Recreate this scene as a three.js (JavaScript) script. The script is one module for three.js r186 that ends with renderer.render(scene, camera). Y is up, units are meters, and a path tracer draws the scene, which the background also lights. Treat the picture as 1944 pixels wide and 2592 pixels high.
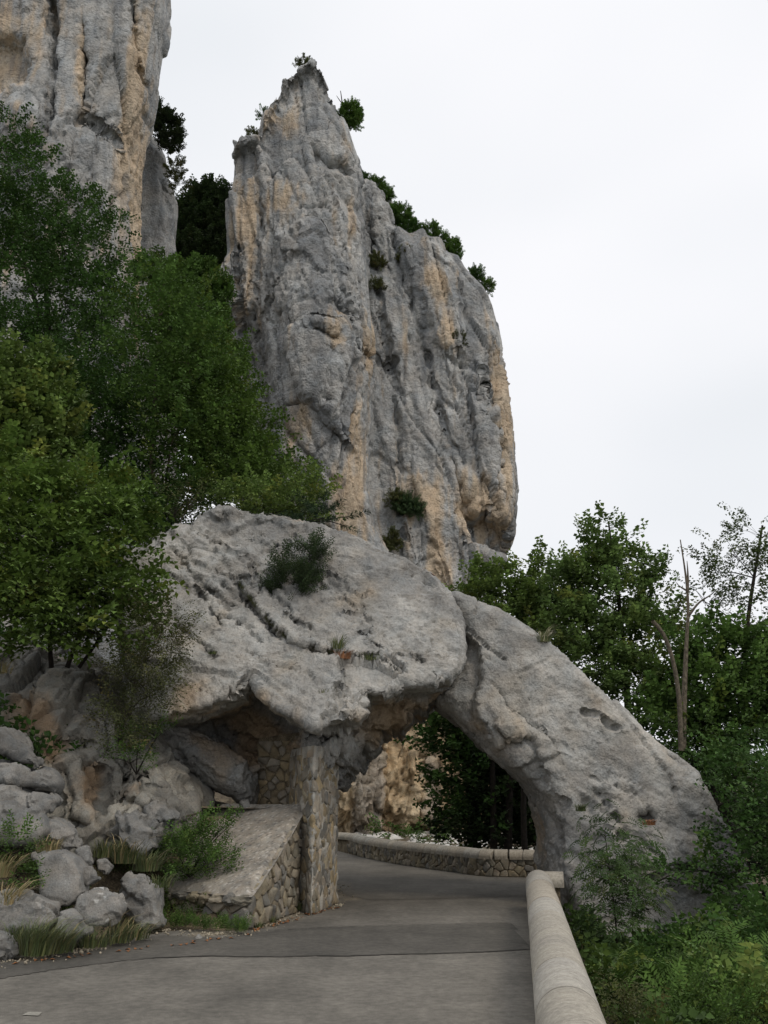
import * as THREE from 'three';
import { mergeGeometries } from 'three/addons/utils/BufferGeometryUtils.js';

// ---------------------------------------------------------------- camera, sky, sun, exposure
const F = 2520, PITCH = THREE.MathUtils.degToRad(15.9), EYE = 1.6;
const scene = new THREE.Scene();
const camera = new THREE.PerspectiveCamera(2 * Math.atan(1296 / F) * 180 / Math.PI, 0.75, 0.1, 3000);
camera.position.set(0, EYE, 0); camera.rotation.x = PITCH;
const renderer = new THREE.WebGLRenderer();
renderer.toneMapping = THREE.LinearToneMapping;
renderer.toneMappingExposure = 1.0;
renderer.shadowMap.enabled = true;
const sun = new THREE.DirectionalLight(0xfff1de, 1.0);
sun.position.set(34, 62, 26); sun.target.position.set(0, 0, -20);
sun.castShadow = true; sun.shadow.radius = 34;
Object.assign(sun.shadow.camera, { left: -60, right: 60, top: 70, bottom: -30, near: 1, far: 260 });
scene.add(sun, sun.target);

// ---------------------------------------------------------------- random numbers and noise
function rng(s) { let a = s >>> 0; return () => { a = (a + 0x6D2B79F5) >>> 0; let t = a; t = Math.imul(t ^ (t >>> 15), t | 1); t ^= t + Math.imul(t ^ (t >>> 7), t | 61); return ((t ^ (t >>> 14)) >>> 0) / 4294967296; }; }
const PERM = new Uint8Array(512); { const r = rng(77), a = [...Array(256).keys()]; for (let i = 255; i > 0; i--) { const j = Math.floor(r() * (i + 1)); [a[i], a[j]] = [a[j], a[i]]; } for (let i = 0; i < 512; i++) PERM[i] = a[i & 255]; }
function grad(h, x, y, z) { const g = h & 15, u = g < 8 ? x : y, v = g < 4 ? y : (g === 12 || g === 14) ? x : z; return ((g & 1) ? -u : u) + ((g & 2) ? -v : v); }
function noise(x, y, z) {
  const fx = Math.floor(x), fy = Math.floor(y), fz = Math.floor(z); const X = fx & 255, Y = fy & 255, Z = fz & 255; x -= fx; y -= fy; z -= fz;
  const u = x * x * x * (x * (x * 6 - 15) + 10), v = y * y * y * (y * (y * 6 - 15) + 10), w = z * z * z * (z * (z * 6 - 15) + 10);
  const A = PERM[X] + Y, AA = PERM[A] + Z, AB = PERM[A + 1] + Z, B = PERM[X + 1] + Y, BA = PERM[B] + Z, BB = PERM[B + 1] + Z;
  const l = (t, a, b) => a + t * (b - a);
  return l(w, l(v, l(u, grad(PERM[AA], x, y, z), grad(PERM[BA], x - 1, y, z)), l(u, grad(PERM[AB], x, y - 1, z), grad(PERM[BB], x - 1, y - 1, z))),
    l(v, l(u, grad(PERM[AA + 1], x, y, z - 1), grad(PERM[BA + 1], x - 1, y, z - 1)), l(u, grad(PERM[AB + 1], x, y - 1, z - 1), grad(PERM[BB + 1], x - 1, y - 1, z - 1))));
}
function fbm(x, y, z, o) { let s = 0, a = 0.5; for (let i = 0; i < o; i++) { s += a * noise(x, y, z); x = x * 2.03 + 7.1; y = y * 2.03 + 3.7; z = z * 2.03 + 1.3; a *= 0.5; } return s; }
function ridged(x, y, z, o) { let s = 0, a = 0.5; for (let i = 0; i < o; i++) { s += a * (1 - 2 * Math.abs(noise(x, y, z))); x = x * 2.1 + 5.1; y = y * 2.1 + 2.7; z = z * 2.1 + 9.3; a *= 0.5; } return s; }
function hash3(i, j, k) { let h = Math.imul(i, 374761393) ^ Math.imul(j, 668265263) ^ Math.imul(k, 2147483647 - 4711); h = Math.imul(h ^ (h >>> 13), 1274126177); return ((h ^ (h >>> 16)) >>> 0) / 4294967296; }
const WR = [0, 0, 0];
function worley(x, y, z) {   // WR = nearest distance, second distance, id of the cell
  const I = Math.floor(x), J = Math.floor(y), K = Math.floor(z); let a = 9, b = 9, id = 0;
  for (let i = I - 1; i <= I + 1; i++) for (let j = J - 1; j <= J + 1; j++) for (let k = K - 1; k <= K + 1; k++) {
    const h = hash3(i, j, k), px = i + h, py = j + (h * 57.31) % 1, pz = k + (h * 131.7) % 1;
    const d = (px - x) ** 2 + (py - y) ** 2 + (pz - z) ** 2;
    if (d < a) { b = a; a = d; id = (h * 977.3) % 1; } else if (d < b) b = d;
  }
  WR[0] = Math.sqrt(a); WR[1] = Math.sqrt(b); WR[2] = id;
}
function facet(x, y, z, slope) {   // each cell is a plane with its own height and tilt: chiselled faces
  const I = Math.floor(x), J = Math.floor(y), K = Math.floor(z); let a = 9, b = 9, hh = 0, cx = 0, cy = 0, cz = 0;
  for (let i = I - 1; i <= I + 1; i++) for (let j = J - 1; j <= J + 1; j++) for (let k = K - 1; k <= K + 1; k++) {
    const h = hash3(i, j, k), px = i + h, py = j + (h * 57.31) % 1, pz = k + (h * 131.7) % 1, d = (px - x) ** 2 + (py - y) ** 2 + (pz - z) ** 2;
    if (d < a) { b = a; a = d; hh = h; cx = px; cy = py; cz = pz; } else if (d < b) b = d;
  }
  WR[0] = Math.sqrt(a); WR[1] = Math.sqrt(b); WR[2] = (hh * 977.3) % 1;
  return WR[2] - 0.5 + slope * ((x - cx) * ((hh * 311.7) % 1 - 0.5) + (y - cy) * ((hh * 719.3) % 1 - 0.5) + (z - cz) * ((hh * 173.9) % 1 - 0.5)) * 2;
}
const clamp = (x, a, b) => x < a ? a : x > b ? b : x;
const sst = (a, b, x) => { const t = clamp((x - a) / (b - a), 0, 1); return t * t * (3 - 2 * t); };
const mix = (a, b, t) => a + (b - a) * t;

// ---------------------------------------------------------------- overcast sky
{
  const W = 256, H = 128, d = new Float32Array(W * H * 4);
  for (let j = 0; j < H; j++) for (let i = 0; i < W; i++) {
    const th = (i / W) * 2 * Math.PI, el = (j / (H - 1) - 0.5) * Math.PI, c = Math.cos(el);
    const x = Math.cos(th) * c, y = Math.sin(el), z = Math.sin(th) * c;
    const n = fbm(x * 1.6 + 3, y * 4.5 + 1, z * 1.6, 5);
    const b = 0.93 + 0.14 * n, q = 0.5 + 1.4 * n;
    const k = (j * W + i) * 4; d[k] = b * mix(0.955, 1.0, clamp(q, 0, 1)); d[k + 1] = b * mix(0.985, 1.0, clamp(q, 0, 1)); d[k + 2] = b * 1.03; d[k + 3] = 1;
  }
  const t = new THREE.DataTexture(d, W, H, THREE.RGBAFormat, THREE.FloatType);
  t.mapping = THREE.EquirectangularReflectionMapping; t.magFilter = THREE.LinearFilter; t.minFilter = THREE.LinearFilter; t.needsUpdate = true;
  scene.background = t; scene.environment = t; scene.environmentIntensity = 1; scene.backgroundIntensity = 1;
}

// ---------------------------------------------------------------- pixel of the photograph -> point at a depth (a plane z = -Z) or on level ground
const CP = Math.cos(PITCH), SP = Math.sin(PITCH);
function ray(u, v) { const a = (u - 972) / F, b = (1296 - v) / F; return [a, b * CP + SP, b * SP - CP]; }
function at(u, v, Z) { const r = ray(u, v), s = Z / -r[2]; return [r[0] * s, EYE + r[1] * s, -Z]; }
function ground(u, v, h = 0) { const r = ray(u, v), s = (h - EYE) / r[1]; return [r[0] * s, h, r[2] * s]; }
function px(x, y, z) { y -= EYE; const b = y * CP + z * SP, c = y * SP - z * CP; return [972 + F * x / c, 1296 - F * b / c]; }
const PXM = Z => Z / F / 0.96;   // metres of one photo pixel near depth Z

// ---------------------------------------------------------------- naming
const taken = new Map();
function numbered(n) { const k = taken.get(n) || 0; taken.set(n, k + 1); return k ? n + '_' + String(k).padStart(3, '0') : n; }
function tag(o, label, category, group) { o.userData.label = label; o.userData.category = category; if (group) o.userData.group = group; return o; }
function thing(name, label, category, p = [0, 0, 0], group) { const o = new THREE.Group(); o.name = numbered(name); o.position.set(...p); tag(o, label, category, group); scene.add(o); return o; }
function mesh(name, g, m, parent = scene) { const o = new THREE.Mesh(g, m); o.name = parent === scene ? numbered(name) : name; o.castShadow = o.receiveShadow = true; parent.add(o); return o; }
function structure(name, g, m, label, category) { const o = mesh(name, g, m); o.userData.kind = 'structure'; if (label) tag(o, label, category); return o; }

// ---------------------------------------------------------------- tiling textures
const GC = Float32Array.from({ length: 256 }, (_, i) => Math.cos(i / 256 * 6.2832)), GS = Float32Array.from({ length: 256 }, (_, i) => Math.sin(i / 256 * 6.2832));
function pnoise(x, y, P, s) {   // periodic gradient noise in 2D
  const fx = Math.floor(x), fy = Math.floor(y), X = ((fx % P) + P) % P, Y = ((fy % P) + P) % P, X1 = (X + 1) % P, Y1 = (Y + 1) % P; x -= fx; y -= fy;
  const u = x * x * x * (x * (x * 6 - 15) + 10), v = y * y * y * (y * (y * 6 - 15) + 10);
  const g = (i, j, a, b) => { const h = PERM[(PERM[(i + s) & 255] + j) & 255]; return GC[h] * a + GS[h] * b; };
  return mix(mix(g(X, Y, x, y), g(X1, Y, x - 1, y), u), mix(g(X, Y1, x, y - 1), g(X1, Y1, x - 1, y - 1), u), v);
}
function texture(N, fn, srgb) {
  const d = new Uint8Array(N * N * 4);
  for (let j = 0; j < N; j++) for (let i = 0; i < N; i++) { const c = fn(i / N, j / N, i, j), k = (j * N + i) * 4; if (c.length) { d[k] = clamp(c[0], 0, 1) * 255; d[k + 1] = clamp(c[1], 0, 1) * 255; d[k + 2] = clamp(c[2], 0, 1) * 255; } else d[k] = d[k + 1] = d[k + 2] = clamp(c, 0, 1) * 255; d[k + 3] = 255; }
  const t = new THREE.DataTexture(d, N, N, THREE.RGBAFormat); t.wrapS = t.wrapT = THREE.RepeatWrapping; t.magFilter = THREE.LinearFilter; t.minFilter = THREE.LinearMipmapLinearFilter; t.generateMipmaps = true; if (srgb) t.colorSpace = THREE.SRGBColorSpace; t.needsUpdate = true; return t;
}
const pf = (x, y, P, o, s) => { let r = 0, a = 0.5, p = P; for (let i = 0; i < o; i++) { r += a * pnoise(x * p, y * p, p, s + i * 17); p *= 2; a *= 0.55; } return r; };
const rr = rng(5);
const rockMap = texture(1024, (x, y) => { const n = pf(x, y, 4, 7, 3), f = pf(x, y, 80, 3, 41), m = pf(x, y, 13, 4, 60), pit = sst(0.34, 0.55, pnoise(x * 70, y * 70, 70, 9) + 0.7 * m); const b = 0.86 + 0.30 * n + 0.20 * f - 0.12 * pit; const w = 0.05 * pf(x, y, 9, 3, 77); return [b + w, b, b - w]; }, true);
const rockBump = texture(1024, (x, y) => { const n = pf(x, y, 5, 8, 13), k = pf(x, y, 22, 4, 53), e = Math.abs(pf(x, y, 12, 3, 91)); return 0.5 + 0.5 * n + 0.35 * k + 0.14 * pf(x, y, 110, 2, 8) + 0.5 * Math.min(e, 0.12); });
const asphaltMap = texture(1024, (x, y) => { const g = rr(), n = pf(x, y, 4, 6, 21); const b = 0.74 + 0.16 * n + 0.22 * pf(x, y, 26, 3, 66) + 0.34 * (g - 0.5) + (g > 0.98 ? 0.16 : 0); return [b, b * 0.995, b * 0.985]; }, true);
const asphaltBump = texture(512, (x, y) => 0.5 + 0.5 * pf(x, y, 120, 2, 5) + 0.25 * (rr() - 0.5));
const soilMap = texture(1024, (x, y) => { const n = pf(x, y, 6, 8, 31), s = sst(0.15, 0.3, pnoise(x * 60, y * 60, 60, 2)); const b = 0.66 + 0.5 * n + 0.22 * s + 0.1 * (rr() - 0.5); return [b, b * 0.97, b * 0.92]; }, true);
const soilBump = texture(1024, (x, y) => 0.45 + 0.5 * pf(x, y, 8, 7, 31) + 0.35 * sst(0.1, 0.35, pnoise(x * 60, y * 60, 60, 2)));
const barkMap = texture(256, (x, y) => { const b = 0.7 + 0.5 * pf(x * 1, y, 8, 5, 2) + 0.2 * (rr() - 0.5); return [b, b * 0.97, b * 0.93]; }, true);
function rep(t, m) { const c = t.clone(); c.repeat.set(1 / m, 1 / m); c.needsUpdate = true; return c; }
const rockMat = (tile, bump) => new THREE.MeshStandardMaterial({ vertexColors: true, map: rep(rockMap, tile), bumpMap: rep(rockBump, tile), bumpScale: bump, roughness: 0.95 });
const MAT = {
  near: rockMat(3.1, 0.07), cliff: rockMat(13, 0.4), boulder: rockMat(1.6, 0.03),
  stone: ['#8f8a7c', '#9c9483', '#85827a', '#a59a82', '#968b76', '#b0a693', '#8b8881', '#a89e8e'].map(c => new THREE.MeshStandardMaterial({ color: c, map: rep(rockMap, 0.7), bumpMap: rep(rockBump, 0.7), bumpScale: 0.018, roughness: 0.95 })),
  tanstone: ['#aa9a7c', '#9e8f74', '#b8a684', '#948c7e', '#a59b8b', '#b4ab9b'].map(c => new THREE.MeshStandardMaterial({ color: c, map: rep(rockMap, 0.6), bumpMap: rep(rockBump, 0.6), bumpScale: 0.015, roughness: 0.95 })),
  coping: ['#ffffff', '#f4f2ee', '#fbf6ef'].map(c => new THREE.MeshStandardMaterial({ color: c, vertexColors: true, map: rep(asphaltMap, 1.0), bumpMap: rep(asphaltBump, 0.7), bumpScale: 0.004, roughness: 0.95 })),
  
  mortar: new THREE.MeshStandardMaterial({ color: '#aca28f', map: rep(soilMap, 0.8), bumpMap: rep(soilBump, 0.5), bumpScale: 0.02, roughness: 1 }),
  render: new THREE.MeshStandardMaterial({ vertexColors: true, map: rep(rockMap, 1.0), bumpMap: rep(rockBump, 0.8), bumpScale: 0.02, roughness: 0.95 }),
  road: new THREE.MeshStandardMaterial({ vertexColors: true, map: rep(asphaltMap, 2.2), bumpMap: rep(asphaltBump, 0.9), bumpScale: 0.008, roughness: 0.92 }),
  tar: new THREE.MeshStandardMaterial({ color: '#45423d', map: rep(asphaltMap, 1.0), roughness: 0.85 }),
  paint: new THREE.MeshStandardMaterial({ color: '#bdbab0', map: rep(asphaltMap, 0.7), roughness: 0.9 }),
  soil: new THREE.MeshStandardMaterial({ vertexColors: true, map: rep(soilMap, 2.0), bumpMap: rep(soilBump, 1.6), bumpScale: 0.06, roughness: 1 }),
  iron: new THREE.MeshStandardMaterial({ color: '#4a2c20', roughness: 0.85, metalness: 0.3 }),
  bark: new THREE.MeshStandardMaterial({ color: '#5b5348', map: rep(barkMap, 0.6), bumpMap: rep(rockBump, 0.5), bumpScale: 0.02, roughness: 1 }),
  darkbark: new THREE.MeshStandardMaterial({ color: '#37312a', map: rep(barkMap, 0.6), bumpMap: rep(rockBump, 0.5), bumpScale: 0.02, roughness: 1 }),
  deadwood: new THREE.MeshStandardMaterial({ color: '#8c8578', map: rep(barkMap, 0.6), bumpMap: rep(rockBump, 0.5), bumpScale: 0.02, roughness: 1 }),
};
const leafMat = new THREE.MeshPhysicalMaterial({ color: '#ffffff', roughness: 0.95, specularIntensity: 0.35, transmission: 0.3, thickness: 0, side: THREE.DoubleSide });
const bladeMat = c => new THREE.MeshPhysicalMaterial({ color: c, roughness: 0.85, transmission: 0.25, thickness: 0, side: THREE.DoubleSide, vertexColors: true });

// ---------------------------------------------------------------- geometry helpers
function geo(pos, idx, nor, uv, col) { const g = new THREE.BufferGeometry(); g.setAttribute('position', new THREE.Float32BufferAttribute(pos, 3)); if (idx) g.setIndex(idx); if (uv) g.setAttribute('uv', new THREE.Float32BufferAttribute(uv, 2)); if (col) g.setAttribute('color', new THREE.Float32BufferAttribute(col, 3)); if (nor) g.setAttribute('normal', new THREE.Float32BufferAttribute(nor, 3)); else g.computeVertexNormals(); return g; }
function boxUV(P, N, I, C) {   // uv in metres from the axis each face looks along; vertices split only where that axis changes
  const map = new Map(), pos = [], nor = [], uv = [], col = [], idx = new Uint32Array(I.length);
  for (let t = 0; t < I.length; t += 3) {
    const a = I[t] * 3, b = I[t + 1] * 3, c = I[t + 2] * 3;
    const ux = P[b] - P[a], uy = P[b + 1] - P[a + 1], uz = P[b + 2] - P[a + 2], vx = P[c] - P[a], vy = P[c + 1] - P[a + 1], vz = P[c + 2] - P[a + 2];
    const nx = Math.abs(uy * vz - uz * vy), ny = Math.abs(uz * vx - ux * vz), nz = Math.abs(ux * vy - uy * vx);
    const ax = nz * 1.2 >= nx && nz * 1.2 >= ny ? 2 : nx >= ny ? 0 : 1;
    for (let q = 0; q < 3; q++) {
      const v = I[t + q], key = v * 3 + ax; let k = map.get(key);
      if (k === undefined) {
        k = pos.length / 3; map.set(key, k); const x = P[v * 3], y = P[v * 3 + 1], z = P[v * 3 + 2];
        pos.push(x, y, z); nor.push(N[v * 3], N[v * 3 + 1], N[v * 3 + 2]); if (C) col.push(C[v * 3], C[v * 3 + 1], C[v * 3 + 2]);
        if (ax === 2) uv.push(x, y); else if (ax === 0) uv.push(z + 3.3, y); else uv.push(x, z + 1.7);
      }
      idx[t + q] = k;
    }
  }
  const g = new THREE.BufferGeometry(); g.setAttribute('position', new THREE.Float32BufferAttribute(pos, 3)); g.setAttribute('normal', new THREE.Float32BufferAttribute(nor, 3)); g.setAttribute('uv', new THREE.Float32BufferAttribute(uv, 2)); if (C) g.setAttribute('color', new THREE.Float32BufferAttribute(col, 3)); g.setIndex(new THREE.BufferAttribute(idx, 1)); return g;
}
function normalsOf(P, I) {
  const N = new Float32Array(P.length);
  for (let t = 0; t < I.length; t += 3) {
    const a = I[t] * 3, b = I[t + 1] * 3, c = I[t + 2] * 3;
    const ux = P[b] - P[a], uy = P[b + 1] - P[a + 1], uz = P[b + 2] - P[a + 2], vx = P[c] - P[a], vy = P[c + 1] - P[a + 1], vz = P[c + 2] - P[a + 2];
    const nx = uy * vz - uz * vy, ny = uz * vx - ux * vz, nz = ux * vy - uy * vx;
    for (const k of [a, b, c]) { N[k] += nx; N[k + 1] += ny; N[k + 2] += nz; }
  }
  for (let k = 0; k < N.length; k += 3) { const l = Math.hypot(N[k], N[k + 1], N[k + 2]) || 1; N[k] /= l; N[k + 1] /= l; N[k + 2] /= l; }
  return N;
}
function segDist(x, y, a, b) { const dx = b[0] - a[0], dy = b[1] - a[1], l = dx * dx + dy * dy, t = l ? clamp(((x - a[0]) * dx + (y - a[1]) * dy) / l, 0, 1) : 0; return Math.hypot(x - a[0] - t * dx, y - a[1] - t * dy); }
function lineDist(x, y, p) { let d = 1e9; for (let i = 0; i + 1 < p.length; i++) { const e = segDist(x, y, p[i], p[i + 1]); if (e < d) d = e; } return d; }
function polyDist(x, y, p) {   // negative inside
  let d = 1e18, inside = false;
  for (let i = 0, j = p.length - 1; i < p.length; j = i++) {
    const ax = p[j][0], ay = p[j][1], bx = p[i][0], by = p[i][1], dx = bx - ax, dy = by - ay, t = clamp(((x - ax) * dx + (y - ay) * dy) / (dx * dx + dy * dy), 0, 1);
    const ex = x - ax - t * dx, ey = y - ay - t * dy, e = ex * ex + ey * ey; if (e < d) d = e;
    if ((by > y) !== (ay > y) && x < (ax - bx) * (y - by) / (ay - by) + bx) inside = !inside;
  }
  return inside ? -Math.sqrt(d) : Math.sqrt(d);
}

// ---------------------------------------------------------------- rock volumes: slabs with a real thickness, joined as distance fields and meshed
// slab: poly (outline, photo pixels), Z (depth of the widest section), tilt (metres further back per 100 px up from vref), front/back thickness, round, relief features in pixels
function rock({ name, label, category = 'rock', group, slabs, cell, blend = 0.3, low, lowAmp = 0, detail, color, mat, parent, decimals }) {
  let bx = [1e9, -1e9], by = [1e9, -1e9], bz = [1e9, -1e9];
  for (const s of slabs) {
    s.tilt = s.tilt || 0; s.vref = s.vref || 0; s.Zv = v => s.Z + s.tilt * (s.vref - v) / 100;
    s.pts = s.poly.map(([u, v]) => at(u, v, s.Zv(v) - s.front + s.round));
    let zlo = 1e9, zhi = -1e9;
    for (const [i, p] of s.pts.entries()) { bx = [Math.min(bx[0], p[0]), Math.max(bx[1], p[0])]; by = [Math.min(by[0], p[1]), Math.max(by[1], p[1])]; const z = s.Zv(s.poly[i][1]); zlo = Math.min(zlo, z); zhi = Math.max(zhi, z); }
    bz = [Math.min(bz[0], -zhi - s.back), Math.max(bz[1], -zlo + s.front + (s.most || 1))];
  }
  const m = lowAmp + 4 * cell; bx[0] -= m; bx[1] += m; by[0] -= m; by[1] += m; bz[0] -= m; bz[1] += m;
  const nx = Math.ceil((bx[1] - bx[0]) / cell) + 1, ny = Math.ceil((by[1] - by[0]) / cell) + 1, nz = Math.ceil((bz[1] - bz[0]) / cell) + 1;
  const X = i => bx[0] + i * cell, Y = j => by[0] + j * cell, Zc = k => bz[0] + k * cell;
  const cols = slabs.map(s => {
    const d2 = new Float32Array(nx * ny), zf = new Float32Array(nx * ny), zb = new Float32Array(nx * ny), q = s.pts.map(p => [p[0], p[1]]);
    for (let j = 0; j < ny; j++) for (let i = 0; i < nx; i++) {
      const x = X(i), y = Y(j), k = j * nx + i; let Z = s.Z, uv = px(x, y, s.front - Z); if (s.tilt) for (let t = 0; t < 4; t++) { Z = s.Zv(uv[1]); uv = px(x, y, s.front - Z); }
      d2[k] = polyDist(x, y, q);
      if (s.relief) { const w = s.warp || 7, a = uv[0], b = uv[1]; uv = [a + w * (1.3 * noise(a / 34, b / 34, 1) + 0.8 * noise(a / 12, b / 12, 2) + 0.4 * noise(a / 5, b / 5, 7)), b + w * (1.3 * noise(a / 34, b / 34, 3) + 0.8 * noise(a / 12, b / 12, 4) + 0.4 * noise(a / 5, b / 5, 8))]; }
      let r = 0; if (d2[k] < 1.5 + m) for (const f of s.relief || []) {
        if (f.g) { const d = lineDist(uv[0], uv[1], f.g); if (d < f.w) { const t = 1 - d / f.w; r -= f.d * (f.sharp ? t : t * t * (3 - 2 * t)) * clamp(0.75 + 1.1 * noise(uv[0] / 40 + 9, uv[1] / 40, 5), 0.15, 1.3); } }
        else if (f.p) { const d = polyDist(uv[0], uv[1], f.p); r += f.d * (1 - sst(-f.s, f.s, d)); }
        else if (f.b) { const a = (uv[0] - f.b[0]) / f.b[2], b = (uv[1] - f.b[1]) / f.b[3]; r += f.d * Math.exp(-a * a - b * b); }
        else if (f.f) r += f.f(uv[0], uv[1], x, y);
      }
      zf[k] = -Z + s.front + r; zb[k] = -Z - s.back;
    }
    return { d2, zf, zb, r: s.round };
  });
  const base = (k, z) => {
    let d = 1e9;
    for (const c of cols) {
      const a = c.d2[k] + c.r, b = Math.max(z - c.zf[k], c.zb[k] - z) + c.r;
      const e = Math.min(Math.max(a, b), 0) + Math.hypot(Math.max(a, 0), Math.max(b, 0)) - c.r;
      if (d > 1e8) d = e; else { const h = Math.max(blend - Math.abs(d - e), 0) / blend; d = Math.min(d, e) - h * h * blend * 0.25; }
    }
    return d;
  };
  const V = new Float32Array(nx * ny * nz), BS = 6, rad = BS * cell * 0.87;
  for (let K = 0; K < nz; K += BS) for (let J = 0; J < ny; J += BS) for (let I = 0; I < nx; I += BS) {
    const ci = Math.min(I + 3, nx - 1), cj = Math.min(J + 3, ny - 1), c = base(cj * nx + ci, Zc(K + 3)), skip = Math.abs(c) > rad * 2.2 + lowAmp * 1.2;
    for (let k = K; k < Math.min(K + BS, nz); k++) for (let j = J; j < Math.min(J + BS, ny); j++) for (let i = I; i < Math.min(I + BS, nx); i++) {
      let d = c; if (!skip) { d = base(j * nx + i, Zc(k)); if (low && Math.abs(d) < lowAmp + 3 * cell) d += low(X(i), Y(j), Zc(k)); }
      if (i === 0 || j === 0 || k === 0 || i === nx - 1 || j === ny - 1 || k === nz - 1) d = Math.max(d, cell * 0.5);
      V[(k * ny + j) * nx + i] = d;
    }
  }
  // surface nets
  const sy = nx, sz = nx * ny, vid = new Int32Array(nx * ny * nz).fill(-1), P = [], I = [];
  for (let k = 0; k < nz - 1; k++) for (let j = 0; j < ny - 1; j++) for (let i = 0; i < nx - 1; i++) {
    const o = k * sz + j * sy + i; let mask = 0;
    for (let c = 0; c < 8; c++) if (V[o + (c & 1) + ((c >> 1) & 1) * sy + (c >> 2) * sz] < 0) mask |= 1 << c;
    if (mask === 0 || mask === 255) continue;
    let n = 0, ax = 0, ay = 0, az = 0;
    for (let e = 0; e < 12; e++) {
      const dir = e >> 2, r = e & 3; let c0; if (dir === 0) c0 = ((r & 1) << 1) | ((r >> 1) << 2); else if (dir === 1) c0 = (r & 1) | ((r >> 1) << 2); else c0 = (r & 1) | ((r >> 1) << 1);
      const c1 = c0 | (1 << dir); const in0 = (mask >> c0) & 1, in1 = (mask >> c1) & 1; if (in0 === in1) continue;
      const a = V[o + (c0 & 1) + ((c0 >> 1) & 1) * sy + (c0 >> 2) * sz], b = V[o + (c1 & 1) + ((c1 >> 1) & 1) * sy + (c1 >> 2) * sz], t = a / (a - b);
      ax += (c0 & 1) + (dir === 0 ? t : 0); ay += ((c0 >> 1) & 1) + (dir === 1 ? t : 0); az += (c0 >> 2) + (dir === 2 ? t : 0); n++;
    }
    vid[o] = P.length / 3; P.push(X(i + ax / n), Y(j + ay / n), Zc(k + az / n));
  }
  const quad = (a, b, c, d, flip) => { if (a < 0 || b < 0 || c < 0 || d < 0) return; if (flip) I.push(a, c, b, a, d, c); else I.push(a, b, c, a, c, d); };
  for (let k = 1; k < nz - 1; k++) for (let j = 1; j < ny - 1; j++) for (let i = 1; i < nx - 1; i++) {
    const o = k * sz + j * sy + i, s = V[o] < 0;
    if (s !== V[o + 1] < 0) quad(vid[o - sy - sz], vid[o - sz], vid[o], vid[o - sy], !s);
    if (s !== V[o + sy] < 0) quad(vid[o - 1 - sz], vid[o - 1], vid[o], vid[o - sz], !s);
    if (s !== V[o + sz] < 0) quad(vid[o - 1 - sy], vid[o - sy], vid[o], vid[o - 1], !s);
  }
  // fine relief along the normal, then colours
  let N = normalsOf(P, I); const C = new Float32Array(P.length), nv = P.length / 3, D = new Float32Array(nv);
  if (detail) for (let v = 0; v < nv; v++) D[v] = detail(P[v * 3], P[v * 3 + 1], P[v * 3 + 2], N[v * 3], N[v * 3 + 1], N[v * 3 + 2]);
  for (let v = 0; v < nv; v++) { const k = v * 3, uv = px(P[k], P[k + 1], P[k + 2]), c = color(P[k], P[k + 1], P[k + 2], uv[0], uv[1], D[v]); C[k] = c[0]; C[k + 1] = c[1]; C[k + 2] = c[2]; }
  for (let v = 0; v < nv; v++) { const k = v * 3; P[k] += N[k] * D[v]; P[k + 1] += N[k + 1] * D[v]; P[k + 2] += N[k + 2] * D[v]; }
  N = normalsOf(P, I);
  // put the origin at the foot of the rock
  const cx = (bx[0] + bx[1]) / 2, cy = by[0] + m, cz = (bz[0] + bz[1]) / 2, uvP = P;
  const g = boxUV(uvP, N, I, C); g.translate(-cx, -cy, -cz);
  const o = parent ? mesh(name, g, mat, parent) : mesh(name, g, mat); o.position.set(cx, cy, cz);
  if (!parent) tag(o, label, category, group);
  tris += I.length / 3; return o;
}
let tris = 0; const T0 = Date.now(), lap = n => console.log(n, Math.round(tris), Date.now() - T0);
const blobs = list => (u, v) => { let s = 0; for (const [a, b, ra, rb, w = 1] of list) { const p = (u - a) / ra, q = (v - b) / rb, e = p * p + q * q; if (e < 6) s += w * Math.exp(-e); } return s; };
const GREY = [0.385, 0.390, 0.385], PALE = [0.485, 0.480, 0.460], TAN = [0.60, 0.47, 0.325], OCHRE = [0.46, 0.32, 0.18], SLATE = [0.21, 0.222, 0.232];
const lerp3 = (a, b, t) => [mix(a[0], b[0], t), mix(a[1], b[1], t), mix(a[2], b[2], t)];
const scale3 = (a, s) => [a[0] * s, a[1] * s, a[2] * s];

// ================================================================ THE CLIFFS
const cliffDetail = (f, lean = 0) => (x, y, z) => {
  x *= f; y *= f; z *= f; const a = x + lean * y + 0.5 * noise(x * 0.2, y * 0.1, z * 0.2), yy = y + 1.2 * noise(x * 0.25 + 5, y * 0.12, z * 0.25);
  const f1 = facet(a * 0.15 + 5, yy * 0.045, z * 0.15, 0.8), c1 = 1 - sst(0, 0.035, WR[1] - WR[0]), f2 = facet(a * 0.42, yy * 0.085 + 9, z * 0.42, 0.9), c2 = 1 - sst(0, 0.05, WR[1] - WR[0]), f3 = facet(a * 1.15, yy * 0.26, z * 1.15, 0.9), c3 = 1 - sst(0, 0.08, WR[1] - WR[0]), f4 = facet(a * 2.6, yy * 1.3, z * 2.6, 1);
  const rough = sst(-0.05, 0.35, noise(x * 0.13 + 2, y * 0.07, z * 0.13 + 6));
  const fl = ridged(a * 0.55, yy * 0.035, z * 0.55, 3);
  return (0.50 * f1 - 0.30 * c1 + (0.6 + 0.4 * rough) * (0.32 * f2 - 0.34 * c2) + (0.5 + 0.5 * rough) * (0.20 * f3 - 0.22 * c3) + 0.12 * rough * f4 + 0.10 * fl + 0.08 * fbm(x * 0.7, y * 0.3, z * 0.7, 5)) / f;
};
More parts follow.
